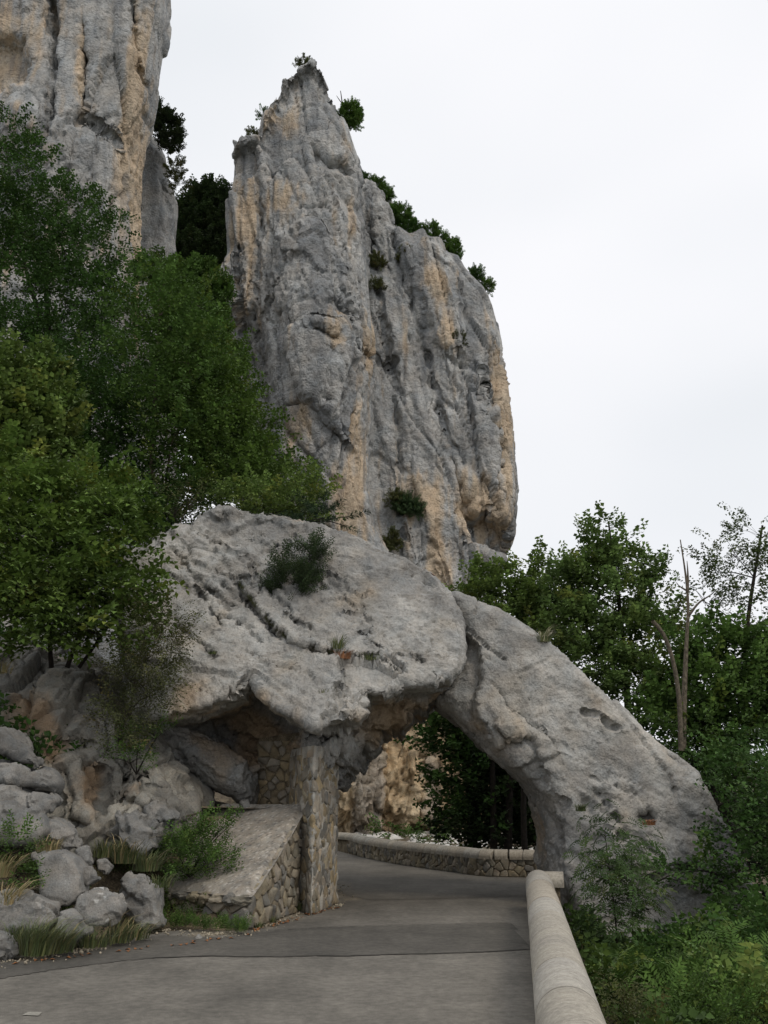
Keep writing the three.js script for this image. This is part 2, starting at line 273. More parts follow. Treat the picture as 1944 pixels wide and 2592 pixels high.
const cliffColor = (tan, base = 1) => (x, y, z, u, v) => {
  const s = noise(x * 0.55 + 0.35 * noise(x * 2, y * 0.2, z), y * 0.035, z * 0.55 + 4), s2 = noise(x * 1.7, y * 0.07 + 3, z * 1.7), n = fbm(x * 0.22, y * 0.14, z * 0.22 + 8, 4), g = fbm(x * 1.3, y * 0.9, z * 1.3, 3);
  let c = lerp3(GREY, PALE, clamp(0.35 + 1.6 * n + 0.8 * g, 0, 1)); c = lerp3(c, SLATE, clamp(sst(0.05, 0.5, s + 0.5 * s2 + 0.5 * n) * 0.75, 0, 1));
  const t = tan(u, v) + 0.02, s3 = noise(x * 3.2, y * 0.12 + 6, z * 3.2); c = lerp3(c, TAN, clamp(sst(0.25, 0.9, t + 0.6 * s2 - 0.5 * s + 0.5 * g + 0.45 * s3), 0, 1) * 0.85); c = lerp3(c, SLATE, sst(0.1, 0.45, s3 + 0.5 * n - 0.3 * t) * 0.5);
  if (g > 0.28) c = scale3(c, 0.75);
  return scale3(c, 1.12 * base);
};
const towerTan = blobs([[622, 560, 42, 130, 0.9], [725, 500, 55, 60, 0.9], [690, 310, 40, 60, 0.6], [740, 290, 30, 60, 0.5], [860, 1270, 36, 150, 0.75], [765, 1090, 45, 90, 0.7], [900, 1290, 30, 130, 0.7], [850, 840, 30, 50, 0.9], [600, 760, 30, 60, 0.6], [885, 590, 10, 80, 0.6], [545, 860, 30, 60, 0.5], [1110, 715, 48, 50, 0.9], [1138, 840, 24, 45, 0.9], [1022, 850, 20, 130, 0.7], [1276, 1060, 20, 220, 0.9], [1065, 1255, 55, 65, 0.8], [1200, 1260, 50, 80, 0.8], [1112, 1440, 40, 110, 0.9], [1265, 1330, 40, 70, 0.9], [910, 1100, 14, 150, 0.7], [1040, 610, 40, 20, 0.4], [930, 870, 18, 70, 0.8]]);
const A = [[529, 903], [538, 786], [538, 710], [576, 648], [574, 522], [579, 475], [592, 428], [594, 367], [655, 358], [664, 293], [708, 258], [714, 220], [737, 211], [755, 188], [778, 173], [802, 171], [825, 200], [841, 238], [860, 276], [881, 334], [892, 381], [904, 416], [910, 457], [913, 510], [919, 627], [924, 745], [926, 803], [938, 862], [936, 976], [938, 1064], [930, 1152], [934, 1240], [952, 1327], [990, 1400], [1010, 1560], [1010, 1900], [640, 1900], [620, 1300], [560, 1080]];
const B = [[880, 440], [913, 455], [948, 475], [977, 493], [981, 522], [995, 551], [1001, 592], [1036, 610], [1065, 601], [1118, 604], [1133, 645], [1165, 657], [1177, 680], [1206, 715], [1235, 745], [1250, 786], [1261, 838], [1270, 903], [1276, 944], [1282, 1034], [1291, 1128], [1296, 1210], [1294, 1298], [1288, 1362], [1272, 1415], [1262, 1445], [1240, 1480], [1230, 1560], [1240, 1930], [880, 1930]];
rock({
  name: 'limestone_tower', category: 'cliff', label: 'tall pointed grey limestone tower with a long stepped ridge rising behind the arch',
  slabs: [
    { warp: 7, poly: A, Z: 72, front: 3.6, back: 7, round: 1.7, most: 5, relief: [
      { b: [800, 760, 110, 420], d: 1.4 }, { b: [790, 1000, 120, 280], d: 1.5 }, { p: [[500, 380], [650, 350], [660, 420], [600, 480], [560, 470]], d: -1.6, s: 8 },
      { p: [[655, 350], [720, 200], [800, 150], [870, 260], [830, 330], [780, 345], [740, 370], [680, 440]], d: -1.4, s: 10 }, { g: [[800, 390], [830, 430], [880, 440]], w: 26, d: 1.2 }, { g: [[690, 440], [735, 395], [775, 350]], w: 18, d: 1.3 },
      { g: [[655, 440], [662, 560], [640, 760], [660, 900]], w: 12, d: 0.9, sharp: 1 }, { g: [[780, 620], [730, 720], [640, 840]], w: 12, d: 0.8, sharp: 1 }, { p: [[700, 640], [800, 590], [860, 700], [900, 860], [850, 900], [740, 850], [690, 760]], d: 0.7, s: 10 },
      { p: [[740, 870], [860, 860], [930, 960], [900, 1150], [780, 1040], [740, 960]], d: 0.8, s: 8 }, { g: [[850, 800], [890, 870], [915, 900]], w: 22, d: 1.6 }, { g: [[745, 1050], [830, 1050]], w: 14, d: 0.7 }, { g: [[600, 620], [606, 800], [620, 1000]], w: 14, d: 1.0 }, { p: [[520, 800], [640, 780], [690, 1000], [660, 1200], [600, 1200]], d: -2.2, s: 30 }] },
    { warp: 7, poly: B, Z: 76, front: 4.2, back: 8, round: 2.0, most: 5, relief: [
      { f: (u, v) => { const t = (u - 0.27 * (v - 600)) / 90; return 0.45 * (1 - 2 * Math.abs(noise(t, v * 0.0018, 3.3))) + 0.2 * noise(t * 2.2, v * 0.003, 8); } },
      { g: [[1000, 600], [1015, 700], [1080, 900], [1130, 1100], [1180, 1300], [1230, 1450]], w: 12, d: 0.9, sharp: 1 }, { g: [[935, 560], [960, 760], [1000, 1000], [1010, 1180], [1020, 1360]], w: 12, d: 0.9, sharp: 1 }, { g: [[1225, 940], [1230, 1050], [1262, 1100], [1258, 1240]], w: 14, d: 1.1 },
      { p: [[1180, 1310], [1240, 1290], [1290, 1330], [1290, 1400], [1240, 1400], [1200, 1360]], d: -2.6, s: 12 }, { p: [[1010, 640], [1120, 610], [1170, 700], [1180, 900], [1120, 900], [1060, 760]], d: 0.8, s: 16 }, { g: [[930, 880], [960, 930], [1000, 920]], w: 18, d: 1.2 }] },
  ],
  cell: 0.145, blend: 0.8, lowAmp: 0.8, low: (x, y, z) => 0.4 * noise(x * 0.16, y * 0.05, z * 0.16 + 3), detail: (() => { const f = cliffDetail(1, 0.22); return f; })(),
  color: cliffColor(towerTan), mat: MAT.cliff,
});
const leftTan = blobs([[342, 540, 24, 330, 1.7], [20, 130, 70, 230, 0.7], [205, 170, 18, 150, 0.8], [345, 190, 34, 170, 0.9], [130, 390, 20, 50, 0.7], [230, 640, 60, 60, 0.5], [60, 650, 80, 80, 0.7], [160, 60, 20, 80, 0.6]]);
rock({
  name: 'limestone_cliff', category: 'cliff', label: 'sheer grey and tan streaked limestone wall above the leafy slope',
  slabs: [{ poly: [[410, -160], [401, 0], [396, 47], [385, 88], [378, 135], [375, 193], [365, 252], [355, 305], [344, 352], [338, 422], [333, 527], [329, 621], [329, 720], [324, 900], [324, 1720], [-160, 1720], [-160, -160]], Z: 58, front: 3.5, back: 2.5, round: 2.0, most: 4, relief: [
    { b: [180, 430, 160, 160], d: 1.6 }, { b: [60, 330, 70, 120], d: 1.4 }, { g: [[205, 300], [240, 315], [300, 345]], w: 14, d: 1.6 }, { g: [[130, 0], [140, 200], [135, 330], [110, 400]], w: 20, d: 1.5 }, { g: [[210, 60], [215, 200], [205, 310]], w: 16, d: 1.1 }, { p: [[-160, 60], [60, 100], [80, 220], [20, 240], [-160, 220]], d: -1.3, s: 14 }, { g: [[330, 0], [335, 120], [350, 190]], w: 12, d: 1.0 }, { p: [[320, 330], [420, 330], [400, 760], [318, 760]], d: -2.2, s: 16 }] }],
  cell: 0.17, lowAmp: 0.7, low: (x, y, z) => 0.4 * noise(x * 0.14, y * 0.05, z * 0.14), detail: (() => { const f = cliffDetail(1.1); return (x, y, z) => 0.8 * f(x, y, z); })(), color: cliffColor(leftTan, 0.95), mat: MAT.cliff,
});
rock({
  name: 'rock_fin', category: 'cliff', label: 'narrow smooth grey rock fin leaning behind the edge of the sheer wall',
  slabs: [{ poly: [[352, 372], [370, 350], [396, 352], [417, 398], [423, 457], [434, 486], [432, 527], [428, 586], [437, 644], [441, 697], [438, 820], [446, 1720], [330, 1720], [330, 380]], Z: 68, front: 2.0, back: 1.6, round: 1.0, relief: [{ g: [[405, 400], [412, 480], [425, 560], [432, 640]], w: 10, d: 0.8 }] }],
  cell: 0.2, lowAmp: 0.5, low: (x, y, z) => 0.4 * noise(x * 0.3, y * 0.1, z * 0.3), detail: (() => { const f = cliffDetail(1.2); return (x, y, z) => 0.5 * f(x, y, z); })(), color: cliffColor(() => -0.4, 1.0), mat: MAT.cliff,
});
rock({
  name: 'tan_cliff', category: 'cliff', label: 'rough yellow tan rock face seen through the arch behind the curved wall',
  slabs: [{ poly: [[790, 1640], [880, 1590], [960, 1600], [1060, 1580], [1150, 1620], [1230, 1640], [1300, 1700], [1320, 2135], [760, 2135]], Z: 42, front: 2.0, back: 4, round: 1.6, most: 2, relief: [{ b: [900, 1950, 60, 120], d: 0.7 }, { g: [[1080, 1640], [1090, 1900], [1060, 2100]], w: 26, d: 0.7 }] }],
  cell: 0.09, lowAmp: 0.5, low: (x, y, z) => 0.4 * ridged(x * 0.5, y * 0.18, z * 0.5, 3) - 0.1, detail: (x, y, z) => { const a = facet(x * 0.9, y * 0.3, z * 0.9, 1), b = facet(x * 2.8, y * 0.9, z * 2.8, 1), cr = 1 - sst(0, 0.12, WR[1] - WR[0]), c = facet(x * 6.5, y * 2.4, z * 6.5, 1); return 0.30 * a + 0.30 * b - 0.16 * cr + 0.15 * c + 0.15 * fbm(x * 1.2, y * 0.5, z * 1.2, 4); },
  color: (x, y, z, u, v) => { const n = fbm(x * 0.8, y * 0.3, z * 0.8, 4), g = noise(x * 4, y * 2, z * 4), s = noise(x * 0.7, y * 0.1, 3); let c = lerp3([0.76, 0.61, 0.41], [0.66, 0.48, 0.28], clamp(0.35 + 1.5 * n + 0.3 * g, 0, 1)); c = lerp3(c, [0.36, 0.36, 0.36], sst(0.1, 0.4, s + n * 0.5) * 0.6); return g < -0.35 ? scale3(c, 0.7) : c; }, mat: rockMat(3, 0.12),
});
lap('cliffs');

// ================================================================ THE ARCH: two fallen blocks leaning together
const archTan = blobs([[590, 1850, 120, 90, 0.8], [690, 1900, 70, 60, 0.9], [960, 1830, 100, 50, 0.7], [1010, 1790, 60, 30, 0.7], [480, 1760, 90, 60, 0.25], [430, 1640, 70, 60, 0.2], [860, 1940, 40, 40, 0.3], [1110, 1745, 40, 40, 0.7]]);
const fractures = (seed, n, box, slope, w, d) => { const r = rng(seed), out = []; for (let i = 0; i < n; i++) { let u = mix(box[0], box[2], r()), v = mix(box[1], box[3], r()); const g = [[u, v]], k = 2 + Math.floor(3 * r()), sl = slope + (r() - 0.5) * 0.7; for (let j = 0; j < k; j++) { const st = 18 + 34 * r(); u += st; v += st * (sl + (r() - 0.5) * 0.5); g.push([u, v]); } out.push({ g, w: w * (0.8 + 0.5 * r()), d: d * (0.5 + 0.8 * r()), sharp: 1 }); } return out; };
const rotA = 0.66, ca = Math.cos(rotA), sa = Math.sin(rotA);   // bedding runs down to the right
const broken = blobs([[560, 1370, 170, 70, 1], [470, 1480, 90, 70, 0.6], [470, 1720, 100, 60, 0.5], [960, 1800, 110, 60, 1], [860, 1920, 80, 70, 1], [600, 1870, 200, 90, 0.8], [1380, 2120, 50, 160, 0.9], [1230, 1860, 90, 70, 0.7], [1560, 2080, 110, 90, 0.5]]);
const archDetail = (x, y, z, sh = 0) => {
  const w = 0.4 * noise(x * 0.5, y * 0.5, z * 0.5), p = x * ca - y * sa + w, q = x * sa + y * ca + 0.5 * w, uv = px(x, y, z);
  const f1 = facet(p * 0.42 + 3 + sh, q * 0.75 + sh * 1.7, z * 0.6, 0.8), c1 = 1 - sst(0, 0.025, WR[1] - WR[0]), f2 = facet(p * 1.0 + 3, q * 2.6, z * 1.8, 1.0), c2 = 1 - sst(0, 0.06, WR[1] - WR[0]), f3 = facet(p * 3.2, q * 7.5, z * 5, 1.0), f4 = facet(p * 9, q * 15, z * 12, 1);
  const lo = clamp(broken(uv[0], uv[1]) + 0.25 * noise(x * 0.9, y * 0.9, z * 0.9), 0, 1);
  return 0.095 * f1 - 0.03 * c1 + (0.14 + 0.86 * lo) * 0.10 * f2 - 0.06 * lo * c2 + (0.4 + 0.6 * lo) * 0.046 * f3 + 0.017 * f4 + 0.018 * ridged(p * 0.6, q * 2.6, z, 4) + 0.04 * fbm(x * 0.8, y * 0.8, z * 0.8, 5);
};
const archColor = (tan, spots) => (x, y, z, u, v) => {
  const n = fbm(x * 0.5, y * 0.5, z * 0.5 + 3, 4), g = fbm(x * 3, y * 3, z * 3, 3), w = fbm(x * 1.1 + 9, y * 0.6, z * 1.1, 3);
  let c = lerp3([0.255, 0.252, 0.240], [0.475, 0.464, 0.432], clamp(0.52 + 1.5 * n + 1.0 * g, 0, 1)); c = lerp3(c, [0.46, 0.40, 0.31], sst(0.1, 0.45, w) * 0.45);
  c = lerp3(c, OCHRE, clamp(sst(0.3, 0.9, tan(u, v) + 1.1 * w + 0.4 * g), 0, 1) * 0.7);
  const k = spots ? spots(u, v) : 0; const sp = noise(x * 9, y * 9, z * 9) + 0.4 * noise(x * 2.5, y * 2.5, z * 2.5); if (sp > 0.55 - 0.32 * k) c = lerp3(c, [0.12, 0.12, 0.112], 0.3 + 0.5 * k);
  return c;
};
rock({
  name: 'arch_block', category: 'rock', label: 'huge rounded grey boulder bridging from the leafy bank over the masonry pillar',
  slabs: [
    { poly: [[300, 1420], [340, 1390], [376, 1382], [411, 1352], [441, 1338], [480, 1330], [517, 1297], [560, 1284], [590, 1283], [616, 1297], [675, 1302], [769, 1322], [810, 1333], [886, 1358], [974, 1396], [1020, 1408], [1079, 1446], [1112, 1480], [1132, 1512], [1161, 1575], [1177, 1637], [1167, 1686], [1138, 1724], [1090, 1736], [1032, 1742], [974, 1764], [928, 1764], [916, 1785], [908, 1812], [860, 1828], [810, 1841], [760, 1822], [710, 1798], [663, 1762], [631, 1728], [616, 1752], [529, 1780], [441, 1812], [380, 1815], [330, 1780], [290, 1600]], Z: 15.3, tilt: 0.55, vref: 1800, front: 0.75, back: 3.4, round: 0.2, most: 1.6, relief: [
      ...fractures(5, 16, [400, 1330, 800, 1480], 0.75, 7, 0.10), ...fractures(6, 8, [420, 1560, 640, 1740], 0.6, 7, 0.08), ...fractures(7, 6, [820, 1450, 1080, 1640], 0.5, 7, 0.05), { b: [960, 1560, 230, 190], d: 0.25 },
      { g: [[605, 1485], [640, 1530], [690, 1590], [740, 1630], [800, 1648], [860, 1660], [950, 1668]], w: 9, d: 0.22, sharp: 1 }, { p: [[610, 1470], [650, 1440], [760, 1600], [840, 1640], [820, 1655], [740, 1625], [660, 1550]], d: 0.14, s: 5 },
      { g: [[500, 1490], [530, 1530], [562, 1572]], w: 9, d: 0.18, sharp: 1 }, { g: [[545, 1438], [560, 1455], [600, 1462], [640, 1470]], w: 8, d: 0.2, sharp: 1 }, { g: [[630, 1405], [640, 1450], [690, 1500], [720, 1560], [790, 1590]], w: 7, d: 0.16, sharp: 1 }, { g: [[870, 1555], [920, 1560], [945, 1590], [935, 1608], [900, 1612]], w: 8, d: 0.12, sharp: 1 }, { g: [[930, 1625], [970, 1645]], w: 6, d: 0.12, sharp: 1 }, { g: [[960, 1660], [985, 1690], [1010, 1700]], w: 7, d: 0.14, sharp: 1 }, { g: [[640, 1660], [700, 1690], [790, 1720]], w: 8, d: 0.06 },
      { g: [[440, 1400], [480, 1440], [510, 1470]], w: 10, d: 0.12 }, { g: [[860, 1740], [880, 1770], [876, 1810]], w: 8, d: 0.14, sharp: 1 }, { p: [[520, 1300], [620, 1300], [830, 1340], [760, 1400], [640, 1390], [540, 1370]], d: -0.15, s: 18 }] },
    { poly: [[1145, 1725], [1140, 1752], [1118, 1768], [1082, 1797], [1062, 1800], [1040, 1828], [1015, 1850], [990, 1845], [968, 1862], [962, 1880], [930, 1900], [921, 1909], [905, 1935], [880, 1950], [868, 1968], [852, 1992], [800, 1996], [770, 1965], [735, 1948], [660, 1950], [560, 1990], [400, 1960], [380, 1700], [620, 1640], [1000, 1640]], Z: 17.4, front: 0.5, back: 2.4, round: 0.25, most: 2.4, relief: [{ f: (u, v) => 0.6 * (1 - sst(1700, 1990, v)) * sst(500, 700, u) }, { b: [860, 1900, 70, 70], d: 0.5 }, { b: [795, 1915, 75, 60], d: 1.1 }, { p: [[540, 1760], [760, 1760], [760, 1960], [640, 1960], [560, 1880]], d: -0.25, s: 14 }, { g: [[560, 1850], [660, 1890], [740, 1950]], w: 14, d: 0.2 }] },
    { poly: [[330, 1800], [430, 1830], [560, 1880], [640, 1930], [652, 1985], [646, 2028], [600, 2026], [545, 2002], [480, 1968], [430, 1940], [330, 1900]], Z: 16.5, front: 0.55, back: 1.2, round: 0.5, most: 0.6, relief: [] },
  ],
  cell: 0.035, blend: 0.12, lowAmp: 0.2, low: (x, y, z) => 0.07 * fbm(x * 0.7, y * 0.7, z * 0.7, 3), detail: archDetail, color: archColor(archTan, blobs([[700, 1590, 40, 20, 0.8], [560, 1600, 60, 40, 0.7], [480, 1540, 60, 40, 0.4]])), mat: MAT.near,
});
lap('arch');
rock({
  name: 'leaning_slab', category: 'rock', label: 'long grey limestone slab leaning from the ravine against the rounded boulder',
  slabs: [{ poly: [[1133, 1512], [1150, 1503], [1200, 1520], [1265, 1540], [1360, 1597], [1434, 1656], [1516, 1738], [1597, 1815], [1660, 1880], [1722, 1928], [1765, 1960], [1785, 2005], [1812, 2060], [1845, 2120], [1880, 2190], [1905, 2290], [1905, 2480], [1760, 2560], [1580, 2560], [1500, 2460], [1455, 2330], [1420, 2260], [1405, 2200], [1402, 2120], [1390, 2060], [1380, 2010], [1352, 1978], [1326, 1958], [1272, 1908], [1215, 1860], [1166, 1812], [1130, 1785], [1112, 1768], [1140, 1735], [1170, 1690], [1176, 1630], [1160, 1570]], Z: 16.4, tilt: 0.10, vref: 2300, front: 0.9, back: 1.7, round: 0.3, most: 0.8, relief: [...fractures(8, 9, [1230, 1600, 1560, 1900], 0.75, 7, 0.06), ...fractures(9, 7, [1450, 1950, 1700, 2250], 0.5, 7, 0.07),
    { p: [[1150, 1590], [1190, 1610], [1218, 1660], [1222, 1720], [1205, 1790], [1230, 1850], [1340, 1960], [1300, 2000], [1100, 1780]], d: -0.26, s: 4 }, { g: [[1185, 1590], [1220, 1625], [1275, 1670]], w: 6, d: 0.14, sharp: 1 }, { g: [[1476, 1797], [1514, 1814], [1562, 1843]], w: 10, d: 0.3, sharp: 1 },
    { p: [[1362, 1872], [1372, 1900], [1366, 1935], [1382, 1960], [1386, 2010], [1440, 2030], [1420, 2100], [1430, 2200], [1440, 2300], [1300, 2300], [1250, 1900], [1300, 1860]], d: -0.18, s: 4 }, { p: [[1340, 2030], [1395, 2030], [1420, 2080], [1405, 2160], [1440, 2320], [1340, 2300]], d: -0.25, s: 6 }, 
    { b: [1520, 2010, 16, 12], d: -0.22 }, { b: [1560, 2070, 14, 11], d: -0.2 }, { b: [1640, 2075, 22, 16], d: -0.3 }, { b: [1535, 2035, 12, 12], d: -0.2 }, { b: [1570, 2120, 10, 9], d: -0.15 }, { b: [1490, 2040, 14, 18], d: -0.18 }, { g: [[1690, 1900], [1735, 1940]], w: 7, d: 0.2, sharp: 1 }, { g: [[1640, 2235], [1700, 2205], [1760, 2190]], w: 9, d: 0.22, sharp: 1 }] }],
  cell: 0.035, lowAmp: 0.25, low: (x, y, z) => 0.07 * fbm(x * 0.8, y * 0.8, z * 0.8 + 7, 3), detail: (x, y, z) => 0.85 * archDetail(x, y, z, 6.37), color: archColor(blobs([[1340, 2130, 40, 120, 0.7], [1200, 1850, 60, 60, 0.3], [1290, 1930, 60, 50, 0.4]]), blobs([[1540, 2060, 90, 90, 0.9], [1440, 1800, 60, 40, 0.6], [1560, 1980, 60, 40, 0.6], [1640, 2150, 80, 60, 0.6]])), mat: MAT.near,
});
lap('slab');
// ================================================================ GROUND AND ROAD
const G = (u, v, h = 0) => { const p = ground(u, v, h); return [p[0], -p[2]]; };   // [x, depth]
const EL = [[-16, 0], G(0, 2436), G(130, 2418), G(250, 2396), G(395, 2352), G(520, 2366), G(632, 2358), G(762, 2310), G(850, 2290), [-0.85, 20], [-3, 25], [-7.5, 28]];
const HILL = [...EL, [-8, 33], [-6.5, 46], [-11, 70], [-90, 80], [-90, -8], [-30, -8]];
const near0 = G(1460, 2592, 0.55), near1 = G(1362, 2202, 0.55);
const ndx = near1[0] - near0[0], ndz = near1[1] - near0[1], nl = Math.hypot(ndx, ndz), ND = [ndx / nl, ndz / nl];
const nearBack = [near0[0] - ND[0] * 9, near0[1] - ND[1] * 9];
const FARBASE = [[3.9, 19.2], G(1400, 2224), G(1329, 2221), G(1231, 2219), G(1153, 2209), G(1074, 2198), G(996, 2186), G(917, 2170), G(853, 2154), [-3.6, 32.4], [-6.5, 33.5]];
const RAV = [nearBack, near1, [3.3, 17.4], [4.4, 19.6], [4.1, 22.0], [5.5, 27], [9, 36], [15, 62], [90, 95], [90, -12]];
function height(x, Z) {
  const s = -polyDist(x, Z, HILL), r = -polyDist(x, Z, RAV), n = fbm(x * 0.9, Z * 0.9, 2, 4), b = fbm(x * 0.16, Z * 0.16, 6, 3);
  if (s > -0.5) { const e = 0.03 * sst(-0.3, 0.1, s + 0.25 * noise(x * 1.5, Z * 1.5, 1)) - 0.03; const t = Math.max(0, s - 0.35); return e + 0.66 * Math.min(t, 3.2) + 0.66 * Math.max(0, t - 3.2) + (0.22 * n) * sst(0, 0.8, t) + 2.2 * b * sst(3, 12, t); }
  if (r > 0) return -0.12 - 0.55 * Math.min(r, 3.0) - 0.36 * clamp(r - 3.0, 0, 16) + 0.25 * n * sst(0.2, 1, r) + 0.9 * b * sst(2, 10, r);
  const f = sst(0.5, 1.5, lineDist(x, Z, FARBASE)) * sst(26, 32, Z + 0.6 * x); return -0.06 + f * (-0.25 + 0.05 * (Z - 30) + 0.15 * n);
}
function axis(stops) { const a = []; for (let i = 0; i + 1 < stops.length; i++) { const [p, st] = stops[i], q = stops[i + 1][0]; const n = Math.ceil((q - p) / st); for (let k = 0; k < n; k++) a.push(p + (q - p) * k / n); } a.push(stops[stops.length - 1][0]); return a; }
{
  const xs = axis([[-90, 4], [-30, 1], [-9, 0.09], [0, 0.25], [8, 0.5], [20, 2], [90, 1]]), zs = axis([[-12, 2], [6, 0.3], [9.5, 0.09], [17, 0.3], [36, 1], [60, 3], [110, 1]]);
  const P = [], I = [], C = [], nx = xs.length;
  for (const Z of zs) for (const x of xs) {
    const y = height(x, Z); P.push(x, y, -Z); const n = fbm(x * 0.8, Z * 0.8, 4, 4), m = fbm(x * 2.5, Z * 2.5, 9, 3), s = -polyDist(x, Z, HILL);
    let c = lerp3([0.26, 0.21, 0.145], [0.15, 0.125, 0.085], clamp(0.5 + 1.6 * n, 0, 1)); c = lerp3(c, [0.46, 0.42, 0.35], sst(0.08, 0.35, m)); c = lerp3(c, [0.11, 0.13, 0.05], sst(0.0, 0.3, -m + n) * 0.6);
    if (s > -0.5 && s < 0.6) c = lerp3(c, [0.44, 0.37, 0.27], 0.6);
    
    C.push(...c);
  }
  for (let j = 0; j + 1 < zs.length; j++) for (let i = 0; i + 1 < nx; i++) { const a = j * nx + i; I.push(a, a + 1, a + nx + 1, a, a + nx + 1, a + nx); }
  const g = boxUV(P, normalsOf(P, I), I, C); structure('ground', g, MAT.soil, 'brown earth and rubble of the bank and ravine on both sides of the road', 'ground'); tris += I.length / 3;
  const v = geo([-1600, -22, 400, 1600, -22, 400, 1600, -22, -2400, -1600, -22, -2400], [0, 1, 2, 0, 2, 3], null, [0, 0, 3200, 0, 3200, 2800, 0, 2800], Array(4).fill([0.09, 0.12, 0.07]).flat());
  structure('valley_floor', v, MAT.soil, 'pale green valley floor far below the road', 'valley');
}
{ // pale limestone rubble behind the curved wall
  const P = [], I = [], C = [], nx = 90, nz = 60; for (let j = 0; j <= nz; j++) for (let i = 0; i <= nx; i++) { const x = mix(-8, 9, i / nx), Z = mix(30.8 - 0.55 * Math.max(0, x + 1.2), 44, j / nz); const y = -0.35 + 0.055 * (Z - 30) + 0.12 * facet(x * 2.2, Z * 2.2, 3, 1) + 0.04 * facet(x * 6, Z * 6, 3, 1); P.push(x, y, -Z); const n = noise(x * 4, Z * 4, 2); C.push(...scale3([0.72, 0.70, 0.65], 1 + 0.25 * n)); }
  for (let j = 0; j < nz; j++) for (let i = 0; i < nx; i++) { const a = j * (nx + 1) + i; I.push(a, a + 1, a + nx + 2, a, a + nx + 2, a + nx + 1); }
  structure('scree', boxUV(P, normalsOf(P, I), I, C), MAT.boulder, 'bank of white limestone rubble behind the curved parapet', 'scree'); tris += I.length / 3;
}
const ROAD = [[-15, 0], [-16, -6], [nearBack[0], -6], nearBack, near1, [near1[0] + 0.2, 17], [3.9, 19.2], ...FARBASE.slice(1), [-9, 30], [-8, 27.6], [-3.6, 24.6], [-1.5, 20], [-1.4, 16], G(700, 2345), [-2.6, 13.2], [-3.6, 11.9], [-5, 10.6]];
function sheet(poly, y, st, colour, bump = 0) {
  const xs = poly.map(p => p[0]), zs = poly.map(p => p[1]), x0 = Math.min(...xs), x1 = Math.max(...xs), z0 = Math.min(...zs), z1 = Math.max(...zs), nx = Math.ceil((x1 - x0) / st) + 1, nz = Math.ceil((z1 - z0) / st) + 1;
  const id = new Int32Array(nx * nz).fill(-1), P = [], C = [], I = [], U = [], put = (i, j) => { const k = j * nx + i; if (id[k] < 0) { const x = x0 + i * st, Z = z0 + j * st; id[k] = P.length / 3; P.push(x, y + bump * noise(x * 0.6, Z * 0.6, 3), -Z); U.push(x, Z); C.push(...colour(x, Z)); } return id[k]; };
  for (let j = 0; j + 1 < nz; j++) for (let i = 0; i + 1 < nx; i++) if (polyDist(x0 + (i + 0.5) * st, z0 + (j + 0.5) * st, poly) < 0) { const a = put(i, j), b = put(i + 1, j), c = put(i + 1, j + 1), d = put(i, j + 1); I.push(a, b, c, a, c, d); }
  tris += I.length / 3; return geo(P, I, null, U, C);
}
const roadColour = (k, dust) => (x, Z) => {
  const n = fbm(x * 0.35, Z * 0.35, 3, 4), m = fbm(x * 2, Z * 0.9, 5, 3), e = -polyDist(x, Z, HILL), st = noise((x + Z * 0.16) * 2.6, Z * 0.25, 5);
  let c = scale3([0.288, 0.27, 0.236], k * (1 + 0.6 * n + 0.45 * m));
  c = lerp3(c, [0.50, 0.43, 0.32], sst(0.12, 0.4, m + 0.35 * st + 0.9 * sst(-0.9, 0.1, e) - 0.55) * 0.7 * dust);
  
  return c;
};
structure('road', sheet(ROAD, 0, 0.07, roadColour(1, 1)), MAT.road, 'narrow worn grey asphalt road running under the arch', 'road');
const SEAM_A = [[640, 2364], [690, 2357], [723, 2354], [800, 2350], [902, 2345], [1000, 2343], [1130, 2340], [1275, 2337], [1300, 2338]].map(p => G(...p)), SEAM_B = [[386, 2426], [450, 2424], [536, 2421], [620, 2423], [711, 2423], [800, 2420], [880, 2421], [962, 2418], [1100, 2415], [1225, 2411], [1345, 2404]].map(p => G(...p));
structure('asphalt_patch', sheet([G(-60, 2455), G(0, 2440), G(130, 2422), G(250, 2400), G(330, 2385), G(400, 2368), G(560, 2374), ...SEAM_A, G(1312, 2370), ...SEAM_B.slice().reverse(), G(300, 2434), G(160, 2452), G(0, 2478), G(-60, 2490)], 0.005, 0.05, roadColour(0.60, 0.7)), MAT.road, 'darker repaired strip of asphalt between two tar seams', 'road patch');
structure('asphalt_patch', sheet([G(856, 2256), G(880, 2268), G(940, 2279), G(1100, 2276), G(1338, 2268), [3.6, 19.3], ...FARBASE.slice(2, 9), [-2.5, 29], [-2.6, 25], [-1.2, 20]], 0.005, 0.07, roadColour(0.86, 0.25)), MAT.road, 'older asphalt surface beyond the joint beneath the arch', 'road patch');
function ribbon(line, y, w, seed) {
  const P = [], I = [], U = []; let L = 0; const pts = []; for (let i = 0; i + 1 < line.length; i++) { const [a, b] = [line[i], line[i + 1]], n = Math.max(1, Math.ceil(Math.hypot(b[0] - a[0], b[1] - a[1]) / 0.06)); for (let k = 0; k < n; k++) pts.push([mix(a[0], b[0], k / n), mix(a[1], b[1], k / n)]); }
  pts.forEach(([x, Z], i) => { const q = pts[Math.min(i + 1, pts.length - 1)], o = pts[Math.max(i - 1, 0)], dx = q[0] - o[0], dz = q[1] - o[1], l = Math.hypot(dx, dz), ww = w * (0.55 + 0.9 * Math.abs(noise(x * 4, Z * 4, seed))), of = 0.03 * noise(x * 3, Z * 3, seed + 5); P.push(x - dz / l * (ww + of), y, -(Z + dx / l * (ww + of)), x + dz / l * (ww - of), y, -(Z - dx / l * (ww - of))); U.push(0, L, w * 2, L); L += l / 2; if (i) { const a = (i - 1) * 2; I.push(a, a + 1, a + 3, a, a + 3, a + 2); } });
  return geo(P, I, null, U);
}
